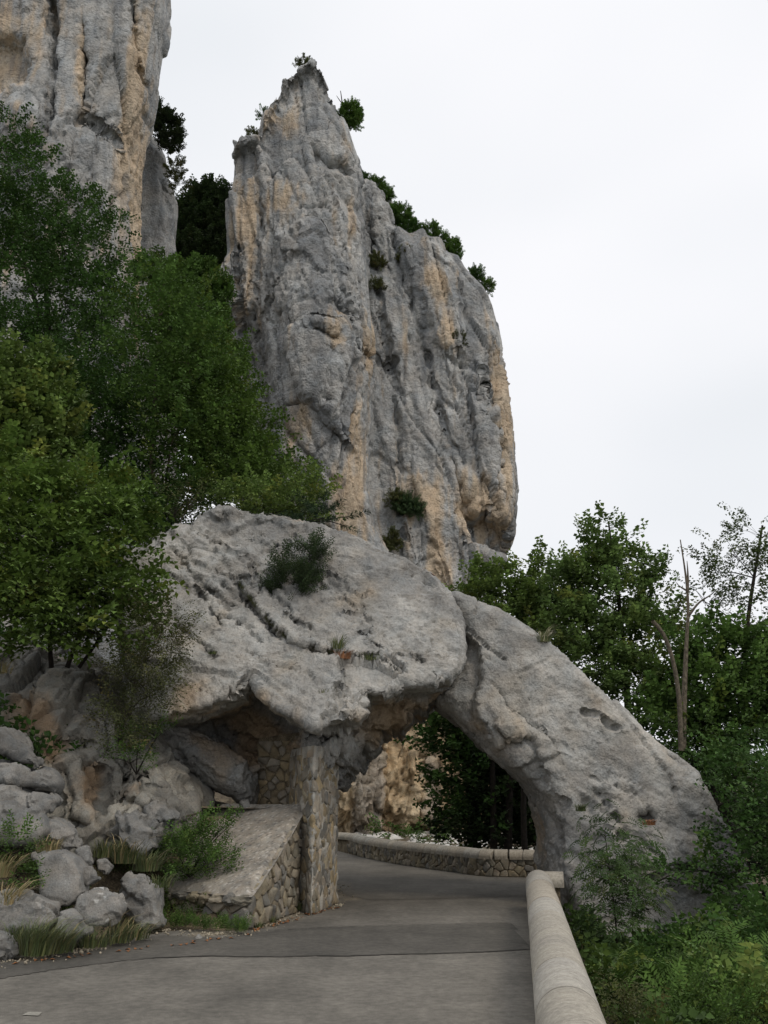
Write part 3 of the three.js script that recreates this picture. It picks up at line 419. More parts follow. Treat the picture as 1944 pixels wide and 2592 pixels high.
for (const [l, lab] of [[SEAM_A, 'thin black tar seam along the upper edge of the asphalt patch by the ramp wall'], [SEAM_B, 'broken black tar seam across the road below the asphalt patch']]) structure('tar_seam', ribbon(l, 0.010, 0.013, l === SEAM_A ? 2 : 8), MAT.tar, lab, 'tar seam');
{ const a = G(56, 2571), b = G(97, 2573), c = G(106, 2564), d = G(72, 2563), P = [a, b, c, d].flatMap(p => [p[0], 0.006, -p[1]]); structure('paint_mark', geo(P, [0, 1, 2, 0, 2, 3], null, [0, 0, 0.3, 0, 0.3, 0.2, 0, 0.2]), MAT.paint, 'small worn white paint dash on the open asphalt', 'road marking'); }

// ================================================================ MASONRY
function clipHalf(p, nx, ny, c) { const o = []; for (let i = 0; i < p.length; i++) { const a = p[i], b = p[(i + 1) % p.length], da = a[0] * nx + a[1] * ny - c, db = b[0] * nx + b[1] * ny - c; if (da <= 0) o.push(a); if ((da < 0 && db > 0) || (da > 0 && db < 0)) { const t = da / (da - db); o.push([mix(a[0], b[0], t), mix(a[1], b[1], t)]); } } return o; }
function voronoi(w, h, sx, sy, region, seed) {   // irregular rubble cells in a w x h face, clipped to a convex region
  const r = rng(seed), nx = Math.max(1, Math.round(w / sx)), ny = Math.max(1, Math.round(h / sy)), s = [];
  for (let j = 0; j < ny; j++) for (let i = 0; i < nx; i++) s.push([(i + 0.5 + (j % 2) * 0.4 + (r() - 0.5) * 1.0) * w / nx, (j + 0.5 + (r() - 0.5) * 0.9) * h / ny]);
  for (let i = s.length - 1; i > 0 && s.length > 8; i--) if (r() < 0.14) s.splice(i, 1);
  const out = [];
  for (const a of s) {
    let p = [[0, 0], [w, 0], [w, h], [0, h]];
    for (const b of s) if (b !== a && Math.abs(b[0] - a[0]) < 3 * sx && Math.abs(b[1] - a[1]) < 3 * sy) { const dx = b[0] - a[0], dy = b[1] - a[1]; p = clipHalf(p, dx, dy, (dx * (a[0] + b[0]) + dy * (a[1] + b[1])) / 2); if (p.length < 3) break; }
    if (region) for (let i = 0; i < region.length && p.length > 2; i++) { const c = region[i], d = region[(i + 1) % region.length]; const nx2 = d[1] - c[1], ny2 = -(d[0] - c[0]); p = clipHalf(p, nx2, ny2, nx2 * c[0] + ny2 * c[1]); }
    if (p.length > 2) { let A = 0; for (let i = 0; i < p.length; i++) { const c = p[i], d = p[(i + 1) % p.length]; A += c[0] * d[1] - d[0] * c[1]; } if (Math.abs(A) / 2 > 0.0012) out.push(p); }
  }
  return out;
}
function stones(parent, name, cells, place, mats, proud, joint, seed) {   // place(s, t, out) -> world point
  const r = rng(seed);
  for (const poly of cells) {
    let cx = 0, cy = 0; for (const p of poly) { cx += p[0]; cy += p[1]; } cx /= poly.length; cy /= poly.length;
    // cut corners so that stones are rounded
    const q = []; for (let i = 0; i < poly.length; i++) { const a = poly[i], b = poly[(i + 1) % poly.length]; const f = 0.09 + 0.13 * r(); q.push([mix(a[0], b[0], f), mix(a[1], b[1], f)], [mix(a[0], b[0], 1 - f), mix(a[1], b[1], 1 - f)]); }
    const n = q.length, P = [], U = [], I = [], h = proud * (0.65 + 0.7 * r()), tx = (r() - 0.5) * 0.6, ty = (r() - 0.5) * 0.6;
    const ring = (sh, o, bulge) => { for (const [x, y] of q) { const dx = x - cx, dy = y - cy, l = Math.hypot(dx, dy) || 1, k = Math.max(0.25, (l - joint - sh) / l); const ex = dx * k, ey = dy * k, w = place(cx + ex, cy + ey, o + bulge * (tx * ex + ty * ey) + (bulge ? (r() - 0.5) * proud * 0.2 : 0)); P.push(...w); U.push(cx + ex + seed, cy + ey); } };
    ring(0, -0.02, 0); ring(0.003, h * 0.55, 0.5); ring(0.02, h, 1); const c = place(cx, cy, h * 1.12); P.push(...c); U.push(cx + seed, cy);
    for (let L = 0; L < 2; L++) for (let i = 0; i < n; i++) { const a = L * n + i, b = L * n + (i + 1) % n; I.push(a, b, b + n, a, b + n, a + n); }
    for (let i = 0; i < n; i++) I.push(2 * n + i, 2 * n + (i + 1) % n, 3 * n);
    const g = geo(P, I, null, U); mesh(name, g, mats[Math.floor(r() * mats.length)], parent); tris += I.length / 3;
  }
}
function gridFace(fn, nu, nv, colour) { const P = [], I = [], C = [], U = []; for (let j = 0; j <= nv; j++) for (let i = 0; i <= nu; i++) { const p = fn(i / nu, j / nv); P.push(p[0], p[1], p[2]); U.push(p[3] ?? p[0], p[4] ?? -p[2]); if (colour) C.push(...colour(p, i / nu, j / nv)); } for (let j = 0; j < nv; j++) for (let i = 0; i < nu; i++) { const a = j * (nu + 1) + i; I.push(a, a + 1, a + nu + 2, a, a + nu + 2, a + nu + 1); } tris += I.length / 3; return geo(P, I, null, U, colour ? C : null); }
function prism(foot, y0, y1s) {   // solid with a plan outline ([x, depth]), its own top height at each corner
  const n = foot.length, P = [], I = [], U = []; for (let i = 0; i < n; i++) { const j = (i + 1) % n, a = foot[i], b = foot[j], o = P.length / 3, l = Math.hypot(b[0] - a[0], b[1] - a[1]); P.push(a[0], y0, -a[1], b[0], y0, -b[1], b[0], y1s[j], -b[1], a[0], y1s[i], -a[1]); U.push(0, y0, l, y0, l, y1s[j], 0, y1s[i]); I.push(o, o + 1, o + 2, o, o + 2, o + 3); }
  const o = P.length / 3; foot.forEach((p, i) => { P.push(p[0], y1s[i], -p[1]); U.push(p[0], p[1]); }); for (let i = 1; i + 1 < n; i++) I.push(o, o + i, o + i + 1); return geo(P, I, null, U);
}
function faceFrame(a, b, side) {   // vertical face from a to b ([x, depth]); side +1: outward is to the right of a->b seen from above
  const dx = b[0] - a[0], dz = b[1] - a[1], l = Math.hypot(dx, dz), ex = dx / l, ez = dz / l, nx = ez * side, nz = -ex * side; return { l, at: (s, t, o) => [a[0] + ex * s + nx * o, t, -(a[1] + ez * s + nz * o)] };
}
// --- sloping buttress below the overhang
{
  const FR = G(628, 2353), FL = G(392, 2331), BR = G(760, 2307), BL = [at(545, 2045, 16)[0], 16.0];
  const hFR = 0.42, hFL = 0.44, hB = 1.42;
  const o = thing('stone_buttress', 'low sloping rubble stone ramp with a pebbled concrete top beside the pillar', 'ramp', [0, 0, 0]);
  const inset = (p, q, d) => [p[0] + (q[0] - p[0]) * d, p[1] + (q[1] - p[1]) * d], c = [(FR[0] + FL[0] + BR[0] + BL[0]) / 4, (FR[1] + FL[1] + BR[1] + BL[1]) / 4];
  const core = [FL, FR, BR, BL].map(p => inset(p, c, 0.006));
  mesh('core', prism(core, -0.1, [hFL - 0.06, hFR - 0.06, hB - 0.16, hB - 0.16]), MAT.mortar, o);
  const side = faceFrame(FR, BR, 1); { const l = side.l; stones(o, 'stone', voronoi(l, 1.42, 0.17, 0.13, [[0, 0.0], [l, 0.0], [l, hB - 0.05], [0, hFR - 0.05]], 11), side.at, MAT.stone, 0.016, 0.006, 3); }
  const fr = faceFrame(FL, FR, 1); stones(o, 'stone', voronoi(fr.l, 0.42, 0.25, 0.2, [[0, 0], [fr.l, 0], [fr.l, hFR - 0.05], [0, hFL - 0.05]], 21), fr.at, MAT.stone, 0.035, 0.008, 6);
  const top = (a, b) => { const x0 = mix(FL[0], FR[0], a), z0 = mix(FL[1], FR[1], a), x1 = mix(BL[0], BR[0], a), z1 = mix(BL[1], BR[1], a); const y = mix(mix(hFL, hFR, a), hB, Math.pow(Math.max(0, b), 1.12)); const x = mix(x0, x1, b), Z = mix(z0, z1, b); return [x, y + 0.012 + 0.035 * fbm(x * 2, Z * 2, 3, 4) - 0.05 * sst(0.06, 0, Math.min(a, 1 - a, b)), -Z]; };
  mesh('top_surface', gridFace((a, b) => top(-0.02 + 1.05 * a, -0.035 + 1.07 * b), 60, 90, (p) => { const n = fbm(p[0] * 2, p[2] * 2, 3, 4), s = noise(p[0] * 28, p[2] * 28, 1); return scale3(s > 0.35 ? [0.62, 0.58, 0.52] : s < -0.38 ? [0.2, 0.18, 0.16] : [0.40, 0.365, 0.31], 1 + 0.6 * n); }), MAT.render, o);
  const lan = gridFace((a, b) => { const x = mix(-4.4, BR[0] - 0.02, a), Z = mix(15.55, 19, b); return [x, 1.40 + 0.10 * fbm(x * 1.5, Z * 1.5, 5, 4) + 0.25 * sst(-2.6, -4.2, x), -Z]; }, 50, 50, (p) => { const n = fbm(p[0] * 2, p[2] * 2, 7, 4); return lerp3([0.42, 0.36, 0.27], [0.25, 0.2, 0.14], clamp(0.5 + 2 * n, 0, 1)); }); mesh('landing', lan, MAT.render, o);
  mesh('landing_fill', prism([[-4.4, 15.6], [BR[0] - 0.06, 15.6], [BR[0] - 0.06, 18.9], [-4.4, 18.9]], 0, [1.3, 1.3, 1.3, 1.3]), MAT.mortar, o);
  // weathered edge stones along the rim of the slope
  const r = rng(44); for (let i = 0; i < 8; i++) { const a = (i + 0.5) / 8, p = top(a, -0.02), g = new THREE.IcosahedronGeometry(0.09 + 0.03 * r(), 2), q = g.attributes.position; for (let k = 0; k < q.count; k++) { const x = q.getX(k), y = q.getY(k), z = q.getZ(k), f = 1 + 0.5 * noise(x * 14 + i * 9, y * 14, z * 14); q.setXYZ(k, x * f * 1.15, y * f * 0.6, z * f * 0.8); } g.computeVertexNormals(); const m = mesh('rim_stone', g, MAT.stone[i % 7], o); m.position.set(p[0], p[1] - 0.05, p[2]); m.rotation.y = r() * 6; }
}
// --- pillar
{
  const a = G(760, 2307), b = G(788, 2317), c = G(850, 2288), d = [-1.75, 17.3];
  const o = thing('masonry_pillar', 'tall rendered stone pillar holding up the overhanging boulder beside the road', 'pillar', [0, 0, 0]);
  mesh('core', prism([a, b, c, d].map(p => [mix(p[0], -1.25, 0.04), mix(p[1], 16.2, 0.04)]), -0.1, [2.28, 2.28, 2.28, 2.4]), MAT.mortar, o);
  const la = Math.hypot(b[0] - a[0], b[1] - a[1]), lb = Math.hypot(c[0] - b[0], c[1] - b[1]), ff = faceFrame(a, b, 1), sf = faceFrame(b, c, 1), R = 0.07;
  const skin = (q, y, out) => { const k = sst(la - R, la + R, q), A1 = ff.at(Math.min(q, la), y, out), B1 = sf.at(Math.max(q - la, 0), y, out); return [mix(A1[0], B1[0], k), y, mix(A1[2], B1[2], k)]; };
  const col = (q, y) => { const n = fbm(q * 2.4, y * 2.2, 4, 4), t = fbm(q * 3.1 + 7, y * 2.6, 4, 4), g = noise(q * 9, y * 9, 2); let k = lerp3([0.46, 0.435, 0.385], [0.60, 0.565, 0.49], clamp(0.5 + 1.5 * n + 0.25 * g, 0, 1)); k = lerp3(k, [0.50, 0.36, 0.22], sst(0.08, 0.3, t) * 0.6); return lerp3(k, [0.36, 0.375, 0.37], sst(0.1, 0.35, -t) * 0.6); };
  mesh('render_face', gridFace((u, v) => { const q = (la + lb) * u, y = 2.3 * v; const p = skin(q, y, 0.012 + 0.05 * fbm(q * 3, y * 3, 4, 4) + 0.02 * facet(q * 6, y * 7, 2, 1)); return [...p, q, y]; }, 70, 110, (p, u, v) => col((la + lb) * u, 2.3 * v)), MAT.render, o);
  const lf = faceFrame(d, a, 1); mesh('render_face', gridFace((u, v) => { const q = lf.l * u, y = 2.3 * v; return [...lf.at(q, y, 0.004 + 0.04 * fbm(q * 3, y * 3, 14, 4)), q, y]; }, 40, 80, (p, u, v) => col(lf.l * u + 5, 2.3 * v)), MAT.render, o);
  stones(o, 'stone', voronoi(lf.l, 2.2, 0.22, 0.16, null, 87), (q, t, e) => lf.at(q, t, e * 0.7 + 0.006), MAT.tanstone, 0.02, 0.012, 65);
  stones(o, 'stone', voronoi(la + lb - 0.04, 2.15, 0.21, 0.16, null, 83), (q, t, d) => skin(q + 0.02, t, d * 0.7 + 0.012), [...MAT.tanstone, ...MAT.tanstone, ...MAT.stone], 0.02, 0.012, 61);
}
// --- rubble infill under the overhang
{
  const a = at(648, 2040, 16.7), b = at(757, 2040, 16.3), o = thing('rubble_infill', 'short mortared rubble wall tucked under the overhang next to the pillar', 'wall', [0, 0, 0]);
  const f = faceFrame([a[0], 16.7], [b[0] + 0.12, 16.3], 1), L = f.l;
  mesh('core', prism([[a[0] + 0.0, 16.705], [b[0] + 0.12, 16.305], [b[0] + 0.15, 17.2], [a[0] + 0.1, 17.4]], 1.3, [2.5, 2.6, 2.6, 2.5]), MAT.mortar, o);
  stones(o, 'stone', voronoi(L, 1.1, 0.17, 0.10, null, 71), (s, t, q) => f.at(s, 1.36 + t, q), MAT.tanstone, 0.018, 0.012, 15);
}
// --- near parapet with half-round coping
function copingGeo(w, h, len, seed) { // half-round bar along +z from 0 to len
  const n = 22, m = Math.max(2, Math.round(len / 0.02)), P = [], I = [], U = [], C = []; const prof = [[-w * 0.96, -0.05], [-w, 0]]; for (let i = 1; i < n; i++) { const t = Math.PI * (1 - i / n); prof.push([w * Math.cos(t), h * Math.sin(t)]); } prof.push([w, 0], [w * 0.96, -0.05]); const k = prof.length;
  for (let j = 0; j <= m; j++) { const z = len * j / m, e = 1 - 0.014 * Math.pow(Math.abs(2 * j / m - 1), 20); let L = 0; prof.forEach(([x, y], i) => { const d = e * (1 + 0.012 * noise(x * 5 + seed, y * 5, z * 1.2) + 0.006 * noise(x * 14, y * 14 + seed, z * 9)); P.push(x * d, y * (y < 0 ? 1 : d), z); if (i) L += Math.hypot(x - prof[i - 1][0], y - prof[i - 1][1]); U.push(L, z + seed); const st = fbm(x * 3 + 3, y * 3, (z + seed) * 1.6, 4); C.push(...lerp3([0.76, 0.72, 0.635], [0.64, 0.61, 0.55], clamp(0.5 + 1.3 * st, 0, 1))); }); }
  for (let j = 0; j < m; j++) for (let i = 0; i < k - 1; i++) { const a = j * k + i; I.push(a, a + 1, a + k + 1, a, a + k + 1, a + k); }
  for (const j of [0, m]) { const c = P.length / 3; P.push(0, h * 0.3, len * j / m); U.push(0, 0); C.push(0.75, 0.7, 0.62); for (let i = 0; i < k - 1; i++) { const a = j * k + i; if (j) I.push(a, a + 1, c); else I.push(a + 1, a, c); } }
  tris += I.length / 3; return geo(P, I, null, U, C);
}
{
  const o = thing('parapet_wall', 'straight low parapet with pale rounded concrete coping running toward the leaning slab', 'parapet wall', [near0[0], 0, -near0[1]]);
  const L0 = -9.5, L1 = nl, r = rng(17), dir = Math.atan2(ND[0], -ND[1]); let s = L1;
  const perp = [ND[1], -ND[0]];
  while (s > L0) { const len = 1.0 + 1.1 * r(); const a = Math.max(L0, s - len); const g = copingGeo(0.19, 0.175, s - a - 0.005, s * 3.1); const m = mesh('coping', g, MAT.coping[Math.floor(r() * 3)], o); m.position.set(ND[0] * s, 0.38, -ND[1] * s); m.rotation.y = Math.atan2(-ND[0], ND[1]); m.position.y += (r() - 0.5) * 0.008; m.rotation.x = (r() - 0.5) * 0.006; s = a; }
  const e = mesh('coping', copingGeo(0.17, 0.16, 0.32, 7), MAT.coping[1], o); e.position.set(ND[0] * (L1 - 0.05) + perp[0] * 0.04, 0.375, -(ND[1] * (L1 - 0.05) + perp[1] * 0.04)); e.rotation.y = Math.atan2(perp[0], -perp[1]);
  const q = (s2, o2) => [ND[0] * s2 + perp[0] * o2, ND[1] * s2 + perp[1] * o2];
  mesh('wall_body', prism([q(L0, -0.14), q(L0, 0.14), q(L1, 0.14), q(L1, -0.14)], -1.2, [0.35, 0.35, 0.35, 0.35]), MAT.mortar, o);
  mesh('wall_body', prism([q(L1 - 0.16, 0.15), q(L1 - 0.16, 0.30), q(L1 + 0.02, 0.30), q(L1 + 0.02, 0.15)], -0.8, [0.345, 0.345, 0.345, 0.345]), MAT.mortar, o);
}
// --- far curved parapet
{
  const cv = new THREE.CatmullRomCurve3(FARBASE.map(([x, Z]) => new THREE.Vector3(x, 0, -Z))), L = cv.getLength(); cv.arcLengthDivisions = 600; cv.updateArcLengths();
  const o = thing('parapet_wall', 'curved low rubble stone parapet with rounded coping on the bend beyond the arch', 'parapet wall', [0, 0, 0]), H = 0.36;
  const f = s => { const t = clamp(s / L, 0, 1), p = cv.getPointAt(t), d = cv.getTangentAt(t); return { p, d, n: [d.z, -d.x] }; };   // n points to the road side (checked below)
  const sgn = (() => { const q = f(L * 0.5); return (q.p.x + q.n[0] * 0.5 - 0) ** 2 + (q.p.z + q.n[1] * 0.5) ** 2 < q.p.x ** 2 + q.p.z ** 2 ? 1 : -1; })();
  const pl = (s, t, q) => { const a = f(s); return [a.p.x + a.n[0] * sgn * q, t, a.p.z + a.n[1] * sgn * q]; };
  const N = 60; mesh('wall_body', gridFace((u, v) => { const prof = [[-0.30, -1.5], [-0.30, H], [-0.02, H], [-0.02, -0.2]]; const k = Math.min(3, Math.round(v * 3)); const p = pl(L * u, prof[k][1], prof[k][0]); return [...p, L * u, v]; }, N, 3), MAT.mortar, o);
  stones(o, 'stone', voronoi(L, H, 0.165, 0.105, null, 99).filter(c => c[0][0] > 1.2 && c[0][0] < 13.2), sgn > 0 ? pl : pl, MAT.stone, 0.018, 0.006, 27);
  const r = rng(3); let s = 0.2; while (s < L - 2.5) { const len = 0.24 + 0.14 * r(), a = f(s + len / 2), g = copingGeo(0.19, 0.14, len - 0.006, s * 2.3), m = mesh('coping', g, MAT.coping[Math.floor(r() * 3)], o), c = pl(s, H + 0.03, -0.15); m.position.set(c[0], c[1], c[2]); m.rotation.y = Math.atan2(a.d.x, a.d.z); s += len; }
}
lap('masonry');

// ================================================================ THE ROCKY BANK
const bankDetail = (x, y, z) => { const p = x * 0.95 - y * 0.3, q = y * 0.95 + x * 0.3, a = facet(p * 1.1, q * 0.7, z * 1.1, 1), c1 = 1 - sst(0, 0.05, WR[1] - WR[0]), b = facet(p * 2.9, q * 2.0, z * 2.9, 1), c2 = 1 - sst(0, 0.07, WR[1] - WR[0]), c = facet(x * 8, y * 6.5, z * 8, 1); return 0.18 * a - 0.09 * c1 + 0.07 * b - 0.05 * c2 + 0.018 * c + 0.06 * fbm(x * 1.5, y * 1.5, z * 1.5, 4); };
rock({
  name: 'bank_outcrop', category: 'rock', label: 'cracked grey and rust stained rock face rising behind the loose boulders',
  slabs: [{ poly: [[-120, 1640], [60, 1640], [140, 1680], [230, 1700], [290, 1760], [330, 1850], [370, 1850], [402, 1900], [432, 1960], [464, 2030], [466, 2075], [430, 2120], [300, 2160], [100, 2200], [-120, 2200]], Z: 14.6, tilt: 0.45, vref: 2100, front: 0.55, back: 1.8, round: 0.5, most: 1, relief: [{ g: [[315, 1920], [322, 2000], [310, 2060]], w: 8, d: 0.3, sharp: 1 }, { g: [[320, 1965], [370, 1985], [430, 2000]], w: 7, d: 0.2, sharp: 1 }, { p: [[330, 1890], [400, 1880], [470, 2040], [430, 2060], [320, 2010]], d: 0.25, s: 10 }, { p: [[150, 1920], [215, 1910], [240, 2020], [230, 2080], [160, 2060]], d: 0.2, s: 10 }, { p: [[225, 1940], [265, 1940], [270, 2060], [235, 2070]], d: -0.18, s: 8 }, { g: [[110, 1870], [150, 1885], [230, 1880]], w: 10, d: 0.22, sharp: 1 }] }],
  cell: 0.035, lowAmp: 0.25, low: (x, y, z) => 0.22 * fbm(x * 0.9, y * 0.9, z * 0.9, 3), detail: bankDetail,
  color: (() => { const b = blobs([[130, 1900, 40, 50, 0.9], [235, 1980, 25, 70, 0.9], [100, 1820, 50, 40, 0.8], [340, 2000, 40, 20, 0.7], [60, 1780, 60, 50, 0.4], [210, 1810, 40, 30, 0.4]]); return (x, y, z, u, v) => { const n = fbm(x, y, z, 4), g = fbm(x * 4, y * 3, z * 4, 3); worley(x * 1.6, y * 1.1, z * 1.6); let c = lerp3([0.22, 0.212, 0.19], [0.38, 0.36, 0.31], clamp(0.5 + 1.2 * n + (WR[2] - 0.5) * 0.7 + g * 0.6, 0, 1)); return lerp3(c, [0.40, 0.265, 0.15], clamp(sst(0.25, 0.8, b(u, v) + n + 0.4 * g), 0, 1) * 0.75); }; })(), mat: MAT.boulder,
});
function boulder(poly, Z, label, o = {}) {
  const us = poly.map(p => p[0]), vs = poly.map(p => p[1]), w = Math.max(...us) - Math.min(...us), h = Math.max(...vs) - Math.min(...vs), t = Math.min(w, h) * PXM(Z) * (o.thick || 0.55), k = o.seed || us[0] * 0.37 + vs[0] * 0.11;
  return rock({ name: o.name || 'boulder', category: 'boulder', label, group: 'loose boulders on the roadside bank', slabs: [{ poly, Z, front: t * 0.75, back: t, round: t * 0.3, most: 0.2, tilt: 0.15, vref: Math.max(...vs), relief: o.relief || [] }], cell: Math.max(0.018, Math.min(w, h) * PXM(Z) / 26), lowAmp: 0.08, low: (x, y, z) => t * 0.22 * noise(x * 2 + k, y * 2, z * 2),
    detail: (x, y, z) => { const q = 0.55 / t, a = facet(x * q + k, y * q, z * q, 1.2), b = facet(x * 6 + k, y * 6, z * 6, 1); return t * 0.17 * a * Math.min(1.3, o.rough || 1) + 0.026 * b * (o.rough || 1) + 0.03 * fbm(x * 3 + k, y * 3, z * 3, 4); },
    color: (x, y, z) => { const n = fbm(x * 1.3 + k, y * 1.3, z * 1.3, 4), g = fbm(x * 6, y * 6 + k, z * 6, 3), s = noise(x * 5 + k, y * 0.8, z * 5); let c = lerp3([0.22, 0.22, 0.212], [0.37, 0.355, 0.325], clamp(0.45 + 1.4 * n + 0.7 * g + 0.3 * s, 0, 1)); if (o.lichen && noise(x * 16 + 3, y * 16, z * 16) + 0.6 * noise(x * 4, y * 4, z * 4) > 0.42) c = [0.72, 0.71, 0.67]; return scale3(c, 0.88 * (o.tone || 1)); }, mat: MAT.boulder });
}
boulder([[-60, 1850], [20, 1846], [60, 1872], [98, 1920], [97, 1942], [60, 1932], [0, 1898], [-60, 1890]], 13.5, 'dark wedge shaped boulder jutting from the top of the pile', { tone: 0.85 });
boulder([[-60, 1928], [50, 1931], [105, 1955], [127, 1985], [120, 1998], [60, 1990], [-60, 1985]], 13.3, 'flat grey slab boulder just below the dark wedge boulder', { thick: 0.9 });
boulder([[-60, 1990], [60, 1994], [112, 2000], [144, 2024], [130, 2046], [95, 2068], [60, 2062], [-60, 2050]], 13.1, 'flat grey boulder with a blunt nose resting over a dark gap', { thick: 0.9 });
boulder([[-50, 2048], [40, 2041], [75, 2058], [110, 2104], [92, 2138], [40, 2134], [-50, 2120]], 12.7, 'angular grey boulder with a pale streak beneath the flat slabs');
boulder([[88, 2076], [118, 2069], [152, 2071], [180, 2100], [190, 2142], [165, 2156], [110, 2130]], 12.9, 'rounded grey boulder half buried in grass above the biggest boulder');
boulder([[78, 2160], [110, 2152], [150, 2149], [186, 2170], [209, 2202], [206, 2260], [190, 2287], [137, 2303], [110, 2282], [95, 2230]], 12.1, 'biggest smooth grey boulder with white scratches standing in the pile', { thick: 0.45, rough: 0.5 });
boulder([[194, 2152], [218, 2143], [228, 2205], [206, 2200]], 12.5, 'small upright grey wedge stone beside the biggest boulder');
boulder([[204, 2200], [228, 2200], [246, 2226], [220, 2246], [206, 2240]], 12.3, 'small pointed grey stone leaning on the biggest boulder');
boulder([[200, 2272], [222, 2258], [250, 2252], [287, 2262], [307, 2295], [298, 2330], [262, 2350], [215, 2336], [196, 2302]], 11.9, 'round grey boulder splashed with white lichen near the road edge', { lichen: 1 });
boulder([[-40, 2270], [40, 2263], [92, 2280], [120, 2302], [124, 2340], [90, 2362], [-40, 2365]], 11.5, 'broad grey boulder behind the long grass at the road edge');
boulder([[146, 2314], [184, 2303], [212, 2340], [224, 2364], [190, 2384], [146, 2380]], 11.6, 'squat grey boulder among golden grass at the foot of the pile');
boulder([[-40, 2368], [12, 2364], [32, 2385], [38, 2415], [20, 2425], [-40, 2425]], 10.9, 'lone grey boulder lowest on the bank beside the dusty verge');
boulder([[330, 2226], [368, 2220], [388, 2262], [396, 2340], [360, 2354], [330, 2335], [312, 2300], [300, 2262]], 13.0, 'craggy grey stone standing against the end of the buttress', { rough: 2 });
boulder([[246, 2176], [270, 2172], [282, 2196], [270, 2214], [250, 2208]], 12.9, 'small grey stone in the bare soil gully');
boulder([[370, 2045], [400, 2035], [440, 2050], [450, 2075], [400, 2085], [372, 2075]], 14.2, 'crumbly pale stone at the foot of the cracked outcrop', { rough: 2 });
boulder([[285, 2060], [340, 2050], [395, 2090], [398, 2150], [350, 2170], [300, 2120]], 13.8, 'knobbly pale rock poking out above the green bush', { rough: 2.4 });
boulder([[466, 2042], [484, 2036], [498, 2046], [486, 2056], [468, 2055]], 15.9, 'small pale stone lying on the landing at the cave mouth');
boulder([[566, 2034], [580, 2030], [588, 2042], [574, 2048]], 15.7, 'small cream stone below the dark cave roof');
boulder([[606, 2030], [628, 2022], [640, 2040], [618, 2048]], 15.8, 'small grey stone at the foot of the rubble infill');
boulder([[494, 2370], [505, 2366], [514, 2377], [500, 2380]], 12.5, 'loose white stone on the edge of the asphalt', { tone: 1.3, thick: 0.8 });
for (const [i, [p0, p1]] of [[[[1083, 1461], [1088, 1450], [1102, 1459]], 0], [[[1115, 1478], [1128, 1490], [1122, 1499]], 1]].entries()) {
  const q = p0.map(([u, v]) => at(u, v, 16.35)); const c = new THREE.CatmullRomCurve3([q[0], ...[q[1]], q[2]].map(p => new THREE.Vector3(...p)), false, 'catmullrom', 0.05); tag(mesh('iron_rung', new THREE.TubeGeometry(c, 12, 0.012, 6), MAT.iron), i ? 'rusty iron rung beside the joint of the two arch blocks' : 'rusty iron rung higher up the rounded boulder edge', 'rung', 'iron rungs on the arch');
}
{ const c = new THREE.CatmullRomCurve3([[436, 2070], [460, 2071], [485, 2067], [512, 2059]].map(p => new THREE.Vector3(...at(p[0], p[1] - 4, 14.9)))); tag(mesh('fallen_branch', new THREE.TubeGeometry(c, 14, 0.016, 6), MAT.deadwood), 'pale bare stick lying across the slope above the buttress', 'branch'); }
lap('bank');
// ================================================================ PLANTS
function leafGeo(list) {   // list of leaves: [origin, direction, normal-ish, length, width, shade]
  const P = [], I = [], C = [], N = []; const d = new THREE.Vector3(), n = new THREE.Vector3(), s = new THREE.Vector3(), a = new THREE.Vector3();
  for (const [o, dir, up, len, wid, sh] of list) {
    d.set(...dir).normalize(); n.set(...up); s.crossVectors(d, n).normalize(); n.crossVectors(s, d).normalize(); const k = P.length / 3;
    const put = (t, w, h) => { a.set(...o).addScaledVector(d, t * len).addScaledVector(s, w * wid * 0.5).addScaledVector(n, h * wid); P.push(a.x, a.y, a.z); C.push(sh, sh, sh * 0.95); };
    put(0, 0, 0); put(0.42, -1, 0.22); put(0.42, 1, 0.22); put(1, 0, -0.12); I.push(k, k + 1, k + 3, k, k + 3, k + 2);
  }
  return geo(P, I, null, null, C);
}
function tube(pts, r0, r1, seg = 6) {
  const c = pts.length > 2 ? new THREE.CatmullRomCurve3(pts.map(p => new THREE.Vector3(...p))) : new THREE.LineCurve3(new THREE.Vector3(...pts[0]), new THREE.Vector3(...pts[1])), n = Math.max(3, pts.length * 3), fr = c.computeFrenetFrames(n, false), P = [], I = [], U = [], L = c.getLength();
  for (let i = 0; i <= n; i++) { const t = i / n, p = c.getPointAt(t), r = mix(r0, r1, t); for (let k = 0; k <= seg; k++) { const a = k / seg * 6.28318, x = Math.cos(a) * r, y = Math.sin(a) * r, N = fr.normals[i], B = fr.binormals[i]; P.push(p.x + N.x * x + B.x * y, p.y + N.y * x + B.y * y, p.z + N.z * x + B.z * y); U.push(k / seg * 0.4, t * L); } }
  for (let i = 0; i < n; i++) for (let k = 0; k < seg; k++) { const a = i * (seg + 1) + k; I.push(a, a + seg + 1, a + 1, a + 1, a + seg + 1, a + seg + 2); }
  tris += I.length / 3; return geo(P, I, null, U);
}
